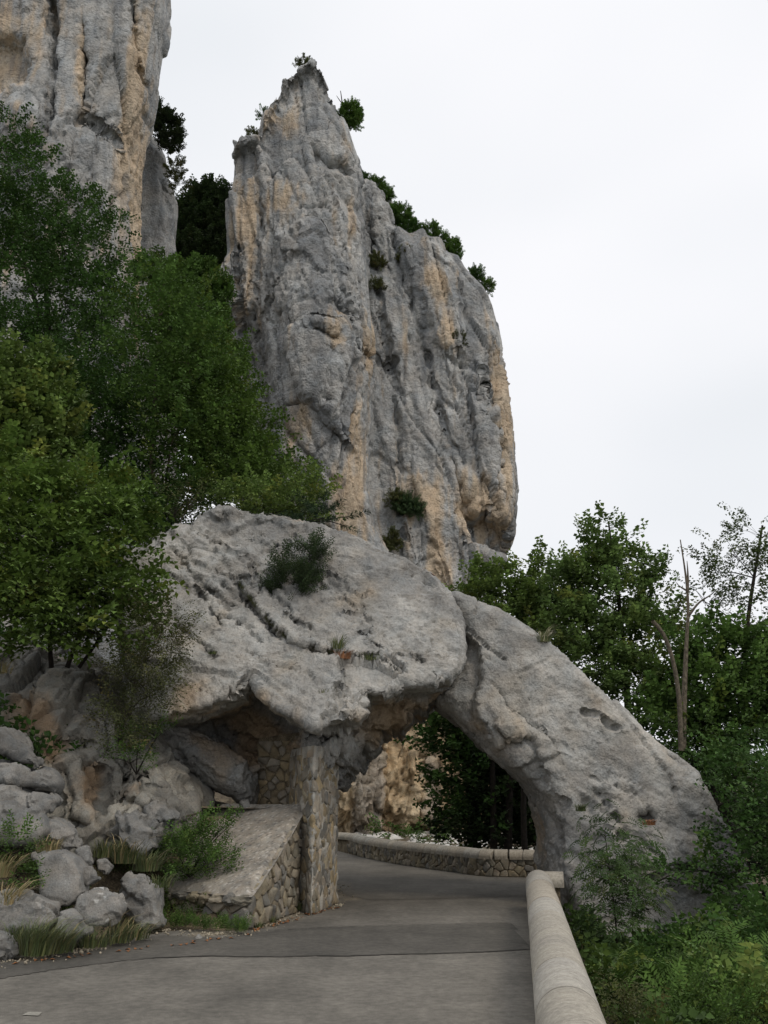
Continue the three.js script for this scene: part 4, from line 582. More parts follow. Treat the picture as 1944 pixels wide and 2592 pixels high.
const SPRAY = (() => {
  const r = rng(123), mk = (stem, n, len, wid, spread, droop) => { const L = []; for (let i = 0; i < n; i++) { const t = 0.12 + 0.88 * (i + r() * 0.5) / n, sd = i % 2 ? 1 : -1, az = (r() - 0.5) * 1.6, out = spread * (1.1 - 0.5 * t); const o = [sd * 0.12 * stem * (1 - t) * r() * 2, t * stem, (r() - 0.5) * 0.32 * stem]; L.push([o, [sd * out * (0.5 + r()), 0.45 + 0.5 * r() - droop * r(), az * 0.9], [(r() - 0.5) * 0.9, 0.25 + 0.5 * r(), 1 * (r() > 0.15 ? 1 : -1)], len * (0.65 + 0.6 * r()), wid * (0.7 + 0.5 * r()), 0.72 + 0.55 * r()]); } return leafGeo(L); };
  const ash = (() => { const L = []; for (let b = 0; b < 7; b++) { const az = b * 2.4, y = 0.06 + b * 0.06, dx = Math.cos(az), dz = Math.sin(az); for (let i = 0; i < 11; i++) { const t = 0.3 + 0.7 * Math.ceil(i / 2) / 5.5, sd = i === 10 ? 0 : i % 2 ? 1 : -1, R = 0.3 * t; const o = [dx * R, y + 0.16 * t - 0.16 * t * t, dz * R]; L.push([o, [dx * 0.6 - dz * sd, -0.12, dz * 0.6 + dx * sd], [0.1 * r(), 1, 0.1 * r()], 0.085, 0.026, 0.75 + 0.5 * r()]); } } return leafGeo(L); })();
  const pine = (() => { const L = []; for (let i = 0; i < 90; i++) { const t = r(), a = r() * 6.28; L.push([[0, t * 0.4, 0], [Math.cos(a), 0.55, Math.sin(a)], [r() - 0.5, 0.2, r() - 0.5], 0.09, 0.012, 0.7 + 0.5 * r()]); } return leafGeo(L); })();
  return { hazel: mk(0.5, 26, 0.095, 0.07, 1, 0.7), beech: mk(0.6, 34, 0.085, 0.055, 1, 0.6), maple: mk(0.7, 34, 0.13, 0.11, 1, 0.7), far: mk(1.3, 40, 0.24, 0.18, 1, 0.6), fine: mk(0.42, 44, 0.038, 0.02, 0.8, 0.2), small: mk(0.34, 36, 0.045, 0.03, 0.9, 0.3), ash, pine };
})();
const Q = new THREE.Quaternion(), M4 = new THREE.Matrix4(), V3 = new THREE.Vector3(), S3 = new THREE.Vector3(), XA = new THREE.Vector3(), YA = new THREE.Vector3(), ZA = new THREE.Vector3(), COL = new THREE.Color();
let copies = 0;
function sprays(name, list, kind, col, parent, seed) {   // list of [x, y, z, dx, dy, dz, size]
  const r = rng(seed), im = new THREE.InstancedMesh(SPRAY[kind], leafMats[kind === 'pine' ? 1 : 0], list.length); im.name = parent === scene ? numbered(name) : name;
  list.forEach(([x, y, z, dx, dy, dz, s], i) => {
    YA.set(dx, dy, dz).normalize(); ZA.set((r() - 0.5) * 0.8, 1, (r() - 0.5) * 0.8); XA.crossVectors(YA, ZA); if (XA.lengthSq() < 1e-4) XA.set(1, 0, 0); XA.normalize(); ZA.crossVectors(XA, YA);
    M4.makeBasis(XA, YA, ZA); Q.setFromRotationMatrix(M4); M4.compose(V3.set(x, y, z), Q, S3.setScalar(s)); im.setMatrixAt(i, M4);
    const b = 0.7 + 0.65 * r(), yl = r() < 0.12 ? 0.5 * r() : 0.12 * r(); im.setColorAt(i, COL.setRGB(clamp(col[0] * b * (1 + 1.3 * yl), 0, 1), clamp(col[1] * b * (1 + 0.35 * yl), 0, 1), clamp(col[2] * b, 0, 1)));
  });
  im.castShadow = im.receiveShadow = true; im.userData.kind = 'stuff'; parent.add(im); copies += list.length; return im;
}
const leafMats = [leafMat, leafMat].map((m, i) => { const c = m.clone(); c.vertexColors = true; if (i) c.transmission = 0.1; return c; });
// lobes: [u, v, Z, ru, rv, (density factor)] in photo pixels at a depth; stems: lists of [u, v, Z] with start and end radius in metres
function plant({ name, label, category, group, root, lobes, kind, col, dens = 16, size = 1, stems = [], bark = MAT.darkbark, seed = 1, twigs = 7, gap = 0.22, up = 0.35, flat = 1, reach = 0 }) {
  const r = rng(seed * 7919 + 13), base = at(...root), o = thing(name, label, category, base, group), list = [], rel = p => [p[0] - base[0], p[1] - base[1], p[2] - base[2]];
  const tops = []; stems.forEach(([path, r0, r1]) => { const pts = path.map(p => rel(at(...p))); mesh(stems.length > 1 && r0 < 0.05 ? 'stem' : 'trunk', tube(pts, r0, r1, 8), bark, o); for (let i = 0; i + 1 < pts.length; i++) for (let k = 0; k < 4; k++) tops.push(pts[i].map((a, q) => mix(a, pts[i + 1][q], k / 4))); tops.push(pts[pts.length - 1]); });
  if (!tops.length) tops.push([0, 0, 0]);
  for (const [u, v, Z, ru, rv, df = 1] of lobes) {
    const c = rel(at(u, v, Z)), k = PXM(Z), a = ru * k, b = rv * k, d = Math.max(0.5 * (a + b), 0.25) * flat, area = 4 * Math.PI * ((a * b + b * d + a * d) / 3), n = Math.ceil(dens * df * area / (size * size)); const mine = [];
    for (let i = 0; i < n; i++) {
      const th = r() * 6.28318, y = 2 * r() - 1, q = Math.sqrt(1 - y * y), dx = Math.cos(th) * q, dz = Math.sin(th) * q; let rad = 0.35 + 0.65 * Math.sqrt(r()); rad *= 1 + 0.55 * noise(dx * 1.7 + seed, y * 1.7 + u, dz * 1.7) ;
      const p = [c[0] + dx * a * rad, c[1] + y * b * rad, c[2] + dz * d * rad];
      if (noise(p[0] * 1.5 / Math.max(0.6, Math.min(a, 1.4)) + seed * 3, p[1] * 2.1 / Math.max(0.6, Math.min(b, 1.4)), p[2] * 1.5) > gap) continue;
      const e = [dx * 0.9 + (r() - 0.5) * 0.9, y * 0.35 + up + (r() - 0.5) * 0.6, dz * 0.9 + (r() - 0.5) * 0.9]; mine.push([...p, ...e, size * (0.7 + 0.6 * r())]);
    }
    list.push(...mine);
    // a limb from the nearest stem point below the lobe, and twigs that carry the sprays
    let best = tops[0], bd = 1e9; for (const t of tops) { const dd = Math.hypot(t[0] - c[0], t[1] - c[1] + 0.4 * b, t[2] - c[2]) + (t[1] > c[1] ? 0.8 : 0); if (dd < bd) { bd = dd; best = t; } }
    const len = Math.hypot(c[0] - best[0], c[1] - best[1], c[2] - best[2]), w = Math.max(0.006, Math.min(0.05, 0.010 * len + 0.004)), mid = best.map((t, q) => mix(t, c[q], 0.5) + (q === 1 ? 0.08 * len : (r() - 0.5) * 0.15 * len));
    const gs = [tube([best, mid, c], w * 1.4, w * 0.6, 5)]; for (let i = 0; i < twigs && mine.length; i++) { const m = mine[Math.floor(r() * mine.length)], st = mid.map((t, q) => mix(t, c[q], 0.4 + 0.6 * r())); gs.push(tube([st, [mix(st[0], m[0], 0.5), mix(st[1], m[1], 0.5) + 0.1 * b, mix(st[2], m[2], 0.5)], [m[0] + m[3] * 0.1, m[1] + m[4] * 0.1, m[2] + m[5] * 0.1]], w * 0.55, w * 0.15, 4)); }
    mesh(stems.length ? 'limb' : 'stem', mergeGeometries(gs), bark, o);
  }
  if (list.length) sprays('crown', list, kind, col, o, seed);
  return o;
}
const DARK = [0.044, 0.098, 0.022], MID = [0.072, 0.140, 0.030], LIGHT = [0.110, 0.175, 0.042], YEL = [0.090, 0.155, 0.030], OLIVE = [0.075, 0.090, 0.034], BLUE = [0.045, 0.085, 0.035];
const SLOPE = 'trees on the slope above the arch', EDGE = 'shrubs growing on the cliff edges', RAVINE = 'trees in the ravine behind the leaning slab';
// --- slope above the bank
plant({ name: 'hazel_bush', label: 'big yellow green hazel bush spilling over the cracked outcrop', category: 'bush', root: [150, 1690, 15.2], kind: 'hazel', gap: 0.15, col: YEL, dens: 31.79, seed: 3, stems: [[[[130, 1690, 15.2], [120, 1560, 15.2], [100, 1420, 15.1]], 0.04, 0.012], [[[170, 1690, 15.2], [220, 1540, 15.1], [250, 1400, 15]], 0.04, 0.012], [[[200, 1690, 15.2], [290, 1560, 15], [350, 1450, 14.9]], 0.03, 0.01]], lobes: [[70, 1310, 15.2, 120, 90], [200, 1270, 15.2, 110, 90], [290, 1300, 15, 80, 60], [120, 1400, 14.9, 140, 90], [250, 1400, 14.8, 110, 80], [60, 1500, 14.7, 110, 80], [190, 1510, 14.5, 130, 80], [300, 1520, 14.6, 80, 60], [90, 1590, 14.5, 110, 60], [230, 1600, 14.4, 120, 60], [0, 1420, 15, 90, 100], [20, 1210, 15.6, 80, 60]] });
plant({ name: 'slope_tree', label: 'bright green maple standing left of the slender bare trunk above the hazel', category: 'tree', group: SLOPE, root: [10, 1300, 18.5], kind: 'maple', col: LIGHT, dens: 24, size: 0.85, seed: 5, stems: [[[[10, 1300, 18.5], [20, 1120, 18.5], [30, 960, 18.5]], 0.07, 0.02]], lobes: [[30, 960, 18.5, 80, 60], [80, 1010, 18.3, 60, 50], [20, 1060, 18.2, 100, 70], [100, 1090, 18.1, 60, 50], [40, 1150, 18, 100, 60], [-60, 1020, 18.5, 80, 90], [0, 1220, 17.6, 90, 60], [120, 1180, 18.4, 60, 50]] });
plant({ name: 'slope_tree', label: 'tall dark spreading tree on the slope in front of the sheer wall', category: 'tree', group: SLOPE, root: [150, 1240, 28], kind: 'beech', col: DARK, dens: 21.6, size: 1.25, seed: 7, gap: 0.12, stems: [[[[150, 1240, 28], [140, 1050, 28], [125, 850, 28], [110, 640, 28]], 0.16, 0.05], [[[140, 900, 28], [70, 700, 28], [30, 480, 28]], 0.09, 0.03]], lobes: [[10, 350, 28.5, 50, 60], [40, 440, 28.5, 80, 70], [110, 520, 28, 110, 60], [200, 550, 28, 80, 45], [40, 600, 28, 110, 80], [170, 640, 27.5, 120, 80], [280, 720, 28, 50, 50, 0.8], [60, 740, 27.5, 120, 80], [190, 770, 27, 110, 80], [290, 800, 27.5, 70, 60, 0.8], [50, 860, 27, 110, 80], [180, 890, 27, 110, 80], [280, 930, 27.5, 80, 70, 0.8], [-60, 560, 28, 90, 140]] });
plant({ name: 'slope_tree', label: 'dark leafy tree between the bright maple and the slender bare trunk', category: 'tree', group: SLOPE, root: [230, 1300, 22], kind: 'beech', col: DARK, dens: 28.8, size: 1.1, seed: 9, gap: 0.2, stems: [[[[230, 1300, 22], [225, 1150, 22], [230, 980, 22]], 0.09, 0.03]], lobes: [[180, 960, 22.5, 90, 70], [270, 990, 22, 80, 60], [150, 1050, 22, 90, 70], [250, 1080, 21.5, 90, 70], [320, 1130, 21.5, 60, 60, 0.7], [200, 1160, 21, 100, 70], [290, 1210, 21, 70, 50]] });
plant({ name: 'slope_tree', label: 'slender pale trunked tree rising behind the top of the rounded boulder', category: 'tree', group: SLOPE, root: [372, 1350, 20.5], kind: 'beech', col: MID, dens: 23.1, size: 1.1, seed: 11, gap: 0.12, bark: MAT.bark, stems: [[[[372, 1350, 20.5], [384, 1150, 20.5], [394, 960, 20.5], [404, 800, 20.5]], 0.075, 0.02], [[[408, 1330, 20.6], [418, 1240, 20.6], [430, 1140, 20.6]], 0.04, 0.02]], lobes: [[400, 740, 21, 80, 60, 0.8], [350, 800, 20.7, 60, 60, 0.6], [480, 760, 21.5, 70, 50, 0.7], [450, 840, 21, 80, 60], [340, 900, 20.5, 60, 60, 0.6], [480, 920, 20.8, 90, 60], [440, 1000, 20.6, 90, 60, 0.8], [350, 1000, 20.5, 50, 60, 0.5], [450, 1090, 20.6, 90, 60, 0.8], [430, 1190, 20.8, 80, 50, 0.8]] });
plant({ name: 'slope_tree', label: 'fresh green tree whose foliage touches the base of the pointed tower', category: 'tree', group: SLOPE, root: [560, 1310, 22], kind: 'beech', col: [0.075, 0.135, 0.026], dens: 30.72, size: 1.1, seed: 13, gap: 0.2, stems: [[[[560, 1310, 22], [545, 1150, 22], [530, 980, 22]], 0.08, 0.03]], lobes: [[545, 920, 22.5, 60, 50, 0.8], [500, 980, 22, 80, 60], [570, 1010, 22, 60, 60], [520, 1070, 21.5, 90, 60], [600, 1110, 22, 70, 60], [540, 1160, 21.2, 90, 60], [640, 1190, 22, 70, 50], [580, 1230, 21, 90, 50], [690, 1240, 22, 70, 40], [500, 1250, 20.6, 70, 40]] });
plant({ name: 'crest_shrub', label: 'bright leafy shrub along the crest of the rounded boulder', category: 'bush', root: [690, 1300, 19.6], kind: 'beech', col: LIGHT, dens: 33, size: 0.9, seed: 15, lobes: [[640, 1275, 19.4, 70, 35], [720, 1265, 19.6, 80, 45], [780, 1290, 19.6, 50, 35]] });
plant({ name: 'twiggy_shrub', label: 'brown twiggy shrub in the notch at the crest of the rounded boulder', category: 'bush', root: [450, 1345, 19.2], kind: 'fine', col: OLIVE, dens: 22, size: 1.1, seed: 16, twigs: 18, bark: MAT.bark, lobes: [[440, 1300, 19.2, 60, 45, 0.7], [490, 1275, 19.2, 50, 35, 0.7]] });
plant({ name: 'crest_shrub', label: 'dark leafy shrub crowding the notch behind the shoulder of the rounded boulder', category: 'bush', root: [420, 1370, 20.2], kind: 'beech', col: DARK, dens: 24, size: 0.9, seed: 18, gap: 0.35, lobes: [[390, 1330, 20.2, 50, 50], [440, 1300, 20.2, 50, 50], [480, 1260, 20.4, 50, 40], [350, 1300, 20, 50, 50]] });
plant({ name: 'dwarf_pine', label: 'low dark pine leaning out over the crest of the rounded boulder', category: 'bush', root: [770, 1325, 18.6], kind: 'pine', col: [0.022, 0.042, 0.020], dens: 30, size: 1.0, seed: 17, up: 0.1, lobes: [[790, 1300, 18.5, 50, 26], [840, 1315, 18.4, 45, 20], [870, 1330, 18.3, 25, 12]] });
plant({ name: 'trailing_shrub', label: 'fine leaved olive shrub trailing down between outcrop and rounded boulder', category: 'bush', root: [330, 1900, 14.6], kind: 'fine', col: OLIVE, dens: 68, size: 1.0, seed: 19, twigs: 24, bark: MAT.bark, stems: [[[[330, 1900, 14.6], [335, 1760, 14.5], [370, 1600, 14.5]], 0.02, 0.008]], lobes: [[400, 1590, 14.5, 50, 70, 0.8], [370, 1670, 14.4, 60, 60], [330, 1720, 14.3, 60, 50], [380, 1760, 14.4, 50, 50, 0.8], [320, 1800, 14.2, 45, 50], [300, 1870, 14.1, 35, 45]] });
plant({ name: 'trailing_shrub', label: 'straggly dark green plant hanging beside the cave roof', category: 'bush', root: [345, 1960, 14.5], kind: 'small', col: MID, dens: 22, size: 0.8, seed: 20, lobes: [[350, 1890, 14.3, 30, 50], [400, 1860, 14.6, 40, 30, 0.6], [330, 1930, 14.2, 25, 30]] });
// --- the gully between the cliffs
plant({ name: 'gully_tree', label: 'dark crowned tree rising against the sky in the gully between the cliffs', category: 'tree', group: 'trees in the gully between the cliffs', root: [500, 860, 84], kind: 'far', col: [0.03, 0.055, 0.018], dens: 11, size: 1.0, seed: 21, gap: 0.45, stems: [[[[500, 900, 84], [510, 700, 84], [530, 540, 84]], 0.3, 0.1]], lobes: [[535, 505, 84, 40, 30], [555, 550, 84, 40, 40], [495, 560, 84, 50, 45], [530, 600, 84, 60, 50], [470, 610, 84, 40, 50], [500, 670, 84, 70, 55], [545, 700, 84, 40, 60], [470, 740, 84, 50, 70], [520, 790, 84, 60, 60], [470, 850, 84, 70, 60], [540, 860, 84, 50, 60]] });
plant({ name: 'gully_tree', label: 'paler leafy tree low in the gully against the foot of the tower', category: 'tree', group: 'trees in the gully between the cliffs', root: [500, 900, 56], kind: 'far', col: MID, dens: 13.2, size: 0.75, seed: 22, gap: 0.3, stems: [[[[500, 950, 56], [505, 800, 56], [510, 720, 56]], 0.15, 0.05]], lobes: [[490, 705, 56, 45, 25], [535, 720, 56, 30, 20], [510, 760, 56, 50, 25], [450, 760, 55, 40, 40], [400, 690, 52, 35, 25, 0.7], [480, 830, 54, 60, 50], [530, 830, 56, 30, 40], [520, 910, 50, 70, 60], [480, 1000, 46, 80, 70], [560, 1060, 46, 60, 70], [600, 1160, 46, 50, 60]] });
plant({ name: 'cliff_shrub', label: 'dark shrub clinging to the top of the narrow rock fin', category: 'bush', group: EDGE, root: [400, 365, 64], kind: 'far', col: [0.03, 0.05, 0.02], dens: 7, size: 0.5, seed: 23, lobes: [[405, 300, 64, 25, 30], [425, 330, 64, 30, 40], [440, 360, 64, 20, 30, 0.7]] });
plant({ name: 'cliff_shrub', label: 'thin grey green shrub halfway down the outer edge of the rock fin', category: 'bush', group: EDGE, root: [440, 470, 64], kind: 'far', col: OLIVE, dens: 3.5, size: 0.4, seed: 24, twigs: 14, bark: MAT.bark, lobes: [[445, 430, 64, 16, 30], [455, 470, 64, 14, 20]] });
// --- along the tower
for (const [u, v, Z, ru, rv, c, lab, d = 8] of [
  [770, 168, 72, 15, 13, OLIVE, 'tiny grey green shrub on the very summit of the pointed tower', 5], [888, 300, 73, 20, 38, MID, 'dark little tree on the steep shoulder just below the tower summit'], [915, 470, 74.4, 12, 18, DARK, 'dark low shrub in the notch where tower and ridge meet'], [945, 482, 74.4, 28, 16, MID, 'leafy shrub capping the first step of the ridge'], [975, 500, 74.4, 12, 20, MID, 'narrow shrub hanging off the first step of the ridge'], [1012, 556, 74.4, 26, 28, MID, 'rounded leafy shrub on the second step of the ridge'], [1040, 590, 74.4, 26, 14, DARK, 'low dark shrub below the rounded shrub of the ridge'], [1090, 598, 74.4, 30, 12, MID, 'flat row of brush along the level top of the ridge'], [1145, 640, 74.4, 14, 28, MID, 'shrub hanging where the ridge top turns steeply down'], [1205, 705, 74.4, 14, 18, DARK, 'small dark shrub on the steep outer shoulder of the ridge'], [1232, 735, 74.4, 12, 14, MID, 'small leafy shrub lowest on the outer shoulder of the ridge'], [1157, 866, 71.9, 12, 8, OLIVE, 'single tuft of green in the middle of the smooth ridge face'], [955, 670, 71.8, 12, 10, OLIVE, 'upper tuft of green in the crack beside the tower'], [950, 730, 71.8, 14, 9, OLIVE, 'lower tuft of green in the crack beside the tower'], [1030, 655, 71.9, 12, 26, OLIVE, 'long tuft of green in the crack below the ridge top'], [775, 850, 67.8, 12, 8, OLIVE, 'tuft of green on the ledge across the tower face'], [1035, 1290, 71.6, 26, 22, BLUE, 'blue green pine sapling on the cliff above the rounded boulder'], [1000, 1270, 71.6, 12, 14, OLIVE, 'tuft of green in the cleft low on the cliff'], [990, 1380, 71.6, 12, 22, OLIVE, 'brush in the cleft just above the rounded boulder'], [665, 295, 72, 6, 10, DARK, 'speck of green on the side ledge of the summit'], [640, 352, 72, 14, 5, OLIVE, 'thin green fringe on the square shoulder of the tower']])
  plant({ name: 'cliff_shrub', label: lab, category: 'bush', group: EDGE, root: [u, v + rv * 0.8, Z - 0.4], kind: 'far', col: scale3(c, 1.4), dens: d * 1.1, size: 0.36, seed: u + v, twigs: 7, gap: 0.1, lobes: [[u, v - 12, Z - 0.4, ru * 0.9, rv * 0.9], [u - ru * 0.8, v - 2, Z - 0.3, ru * 0.6, rv * 0.6, 0.8], [u + ru * 0.7, v, Z - 0.4, ru * 0.6, rv * 0.7, 0.8]] });
plant({ name: 'cliff_shrub', label: 'bare grey twigs sticking up beside the dark little tree of the summit', category: 'bush', group: EDGE, root: [878, 320, 73], kind: 'far', col: DARK, dens: 0, seed: 40, bark: MAT.darkbark, stems: [[[[880, 320, 73], [868, 270, 73], [862, 230, 73]], 0.10, 0.03], [[[870, 280, 73], [880, 262, 73], [884, 250, 73]], 0.05, 0.02], [[[866, 262, 73], [857, 250, 73], [852, 242, 73]], 0.05, 0.02]], lobes: [] });
// --- right-hand ravine
plant({ name: 'ravine_tree', label: 'bright green tree top showing above the joint of the arch blocks', category: 'tree', group: RAVINE, root: [1330, 1900, 25], kind: 'maple', col: LIGHT, dens: 18.6624, size: 0.8, seed: 31, gap: 0.12, stems: [[[[1330, 2000, 25], [1325, 1700, 25], [1320, 1480, 25]], 0.1, 0.03]], lobes: [[1210, 1490, 25, 50, 28], [1270, 1500, 25, 60, 35], [1340, 1455, 25, 45, 35, 0.7], [1400, 1460, 25, 40, 40, 0.7], [1330, 1530, 24.5, 70, 40], [1410, 1540, 25, 60, 60], [1370, 1610, 24, 70, 50]] });
plant({ name: 'ravine_tree', label: 'tall pointed green tree standing behind the upper edge of the leaning slab', category: 'tree', group: RAVINE, root: [1600, 2050, 23], kind: 'maple', col: [0.105, 0.175, 0.048], dens: 12.875, size: 0.78, seed: 33, gap: 0.1, stems: [[[[1600, 2100, 23], [1590, 1800, 23], [1570, 1550, 23], [1540, 1320, 23]], 0.12, 0.02]], lobes: [[1530, 1345, 23, 32, 26, 0.8], [1550, 1395, 23, 40, 32], [1500, 1450, 23, 66, 36], [1570, 1450, 23, 70, 45], [1640, 1430, 23, 35, 35, 0.6], [1460, 1500, 23, 50, 45], [1550, 1530, 22.5, 90, 55], [1640, 1540, 23, 60, 60, 0.7], [1480, 1600, 22.5, 80, 60], [1590, 1630, 22, 90, 60], [1520, 1700, 22, 80, 60], [1620, 1730, 21.5, 80, 60], [1680, 1650, 22.5, 60, 60, 0.8]] });
plant({ name: 'ravine_tree', label: 'airy dark stemmed tree with thin foliage letting the sky through', category: 'tree', group: RAVINE, root: [1880, 2050, 23], kind: 'beech', col: [0.07, 0.105, 0.035], dens: 10.29, size: 0.9, seed: 35, gap: 0.06, stems: [[[[1880, 2100, 23], [1885, 1800, 23], [1890, 1600, 23], [1930, 1330, 23]], 0.1, 0.025], [[[1885, 1640, 23], [1950, 1560, 23], [2000, 1450, 23]], 0.05, 0.02]], lobes: [[1920, 1350, 23, 70, 55, 0.8], [1850, 1400, 23, 60, 50, 0.7], [1810, 1450, 23, 40, 50, 0.7], [1930, 1450, 23, 60, 60, 0.7], [1860, 1500, 23, 60, 50, 0.6], [1780, 1520, 23, 50, 60, 0.8], [1930, 1570, 23, 60, 60, 0.7], [1850, 1600, 23, 60, 50, 0.6], [2020, 1420, 23, 70, 120, 0.8]] });
plant({ name: 'ravine_tree', label: 'full leafy tree around the foot of the dead snag', category: 'tree', group: RAVINE, root: [1800, 2150, 20], kind: 'maple', col: MID, dens: 15.1725, size: 0.8, seed: 37, gap: 0.14, stems: [[[[1800, 2200, 20], [1810, 1950, 20], [1830, 1720, 20]], 0.1, 0.03]], lobes: [[1780, 1650, 20.5, 70, 60, 0.8], [1880, 1680, 20, 80, 60], [1720, 1740, 20.5, 70, 60], [1820, 1760, 19.8, 90, 60], [1920, 1780, 19.8, 70, 70], [1700, 1830, 20.3, 70, 60], [1800, 1850, 19.5, 90, 60], [1900, 1880, 19.5, 80, 60, 0.8], [1760, 1920, 19.3, 60, 50], [2000, 1740, 20, 80, 140]] });
plant({ name: 'ravine_tree', label: 'dark understorey tree pressed against the lower edge of the leaning slab', category: 'tree', group: RAVINE, root: [1880, 2350, 17.5], kind: 'beech', col: DARK, dens: 17.55, size: 0.95, seed: 39, gap: 0.22, stems: [[[[1880, 2380, 17.5], [1870, 2200, 17.5], [1860, 2020, 17.5]], 0.07, 0.02], [[[1890, 2150, 17], [1830, 2060, 16.8], [1770, 1990, 16.8]], 0.04, 0.015]], lobes: [[1870, 1960, 16.8, 60, 45], [1950, 1970, 16.8, 70, 45], [1900, 2040, 15.1, 60, 45], [1990, 2050, 14.9, 60, 50], [1880, 2110, 14.8, 45, 40, 0.8], [1960, 2130, 14.7, 70, 50], [1930, 2210, 14.4, 60, 50], [2000, 2230, 14.4, 60, 60], [1950, 2300, 14.2, 70, 50], [2070, 2050, 14.9, 60, 140]] });
plant({ name: 'ravine_tree', label: 'dark thicket filling the ravine behind the foot of the dead snag', category: 'tree', group: RAVINE, root: [1820, 2200, 21.5], kind: 'beech', col: DARK, dens: 20, size: 1.0, seed: 45, gap: 0.35, stems: [[[[1820, 2230, 21.5], [1815, 2080, 21.5], [1820, 1950, 21.5]], 0.07, 0.03]], lobes: [[1730, 1930, 21.5, 50, 45], [1800, 1960, 21.5, 70, 50], [1890, 1980, 21.5, 70, 50], [1760, 2030, 21.3, 60, 50], [1850, 2060, 21.3, 80, 50], [1930, 2080, 21.3, 60, 60], [1800, 2120, 21, 80, 50], [1900, 2160, 21, 80, 50]] });
{ // dead snag
  const b = at(1730, 1900, 18.9), o = thing('dead_snag', 'bare broken grey trunk standing above the ravine foliage', 'dead tree', b), R = p => { const q = at(...p); return [q[0] - b[0], q[1] - b[1], q[2] - b[2]]; };
  mesh('trunk', tube([[1728, 1900, 18.9], [1732, 1760, 18.9], [1738, 1620, 18.9], [1742, 1540, 18.9], [1736, 1460, 18.9], [1722, 1366, 18.9]].map(R), 0.065, 0.010, 9), MAT.deadwood, o);
  for (const [p, r0] of [[[[1742, 1560, 18.9], [1770, 1525, 18.8], [1800, 1505, 18.7], [1818, 1488, 18.6]], 0.03], [[[1740, 1500, 18.9], [1741, 1450, 18.9], [1739, 1420, 18.9]], 0.035], [[[1738, 1495, 18.9], [1718, 1482, 18.9], [1712, 1474, 18.9]], 0.02]]) mesh('branch', tube(p.map(R), r0, 0.006, 6), MAT.deadwood, o);
  const b2 = at(1722, 1900, 18.7), o2 = thing('dead_snag', 'thick crooked dead limb with a snapped brown tip beside the bare trunk', 'dead tree', b2), R2 = p => { const q = at(...p); return [q[0] - b2[0], q[1] - b2[1], q[2] - b2[2]]; };
  mesh('trunk', tube([[1724, 1900, 18.7], [1718, 1760, 18.6], [1700, 1660, 18.5], [1676, 1600, 18.4], [1652, 1572, 18.3]].map(R2), 0.05, 0.035, 8), MAT.deadwood, o2);
}
// --- seen through the arch
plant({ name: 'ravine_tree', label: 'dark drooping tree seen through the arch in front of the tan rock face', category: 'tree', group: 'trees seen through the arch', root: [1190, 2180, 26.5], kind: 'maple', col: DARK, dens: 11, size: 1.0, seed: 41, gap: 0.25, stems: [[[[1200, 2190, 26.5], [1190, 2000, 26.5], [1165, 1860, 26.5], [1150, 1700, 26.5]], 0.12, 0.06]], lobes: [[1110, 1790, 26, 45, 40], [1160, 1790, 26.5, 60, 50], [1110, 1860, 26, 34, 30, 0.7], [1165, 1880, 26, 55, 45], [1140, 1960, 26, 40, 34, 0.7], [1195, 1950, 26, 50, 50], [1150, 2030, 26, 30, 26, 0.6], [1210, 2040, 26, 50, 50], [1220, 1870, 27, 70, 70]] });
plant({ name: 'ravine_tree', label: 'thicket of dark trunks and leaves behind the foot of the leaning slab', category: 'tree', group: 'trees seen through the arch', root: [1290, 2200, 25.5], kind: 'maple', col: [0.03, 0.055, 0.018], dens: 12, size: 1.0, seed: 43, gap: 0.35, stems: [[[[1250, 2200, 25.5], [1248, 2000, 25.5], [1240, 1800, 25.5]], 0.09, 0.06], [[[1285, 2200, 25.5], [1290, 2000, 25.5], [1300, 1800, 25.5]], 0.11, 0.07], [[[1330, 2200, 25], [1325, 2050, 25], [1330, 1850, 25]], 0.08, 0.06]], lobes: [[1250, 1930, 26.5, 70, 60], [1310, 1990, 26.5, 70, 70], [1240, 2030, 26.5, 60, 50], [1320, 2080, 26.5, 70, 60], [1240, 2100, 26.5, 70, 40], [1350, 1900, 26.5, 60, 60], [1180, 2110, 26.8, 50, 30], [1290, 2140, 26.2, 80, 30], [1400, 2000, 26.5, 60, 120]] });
for (const [u, v, ru, rv, lab] of [[985, 2098, 24, 26, 'round green bush peeping over the curved parapet'], [1040, 2125, 30, 10, 'low weeds just behind the curved parapet coping'], [1110, 2110, 36, 22, 'leafy green bush behind the curved parapet near the dark trees'], [920, 2112, 8, 12, 'tiny sprig above the far end of the curved parapet']]) plant({ name: 'verge_bush', label: lab, category: 'bush', root: [u, 2150, 31], kind: 'hazel', col: MID, dens: 16, size: 0.8, seed: u, lobes: [[u, v, 31, ru, rv]] });
// --- on the arch and around the road
plant({ name: 'ledge_bush', label: 'dark fine leaved bush growing out of the face of the rounded boulder', category: 'bush', root: [720, 1530, 16.25], kind: 'small', col: [0.042, 0.070, 0.030], dens: 104, size: 0.75, seed: 51, twigs: 14, up: 0.7, gap: 0.15, lobes: [[715, 1500, 16.2, 34, 32], [745, 1470, 16.2, 44, 45], [775, 1430, 16.3, 34, 40, 0.8], [800, 1400, 16.4, 22, 28, 0.6], [740, 1510, 16.1, 44, 26], [712, 1430, 16.4, 16, 30, 0.5]] });
plant({ name: 'ramp_bush', label: 'dense low green bush beside the pebbled top of the buttress', category: 'bush', root: [480, 2220, 14.1], kind: 'small', col: MID, dens: 75.6, size: 0.8, seed: 53, twigs: 10, up: 0.6, lobes: [[440, 2145, 14.2, 34, 40], [470, 2185, 13.9, 56, 36], [515, 2150, 14.1, 46, 38], [555, 2105, 14.2, 24, 26, 0.7], [525, 2190, 13.9, 40, 24], [410, 2195, 13.8, 34, 32]] });
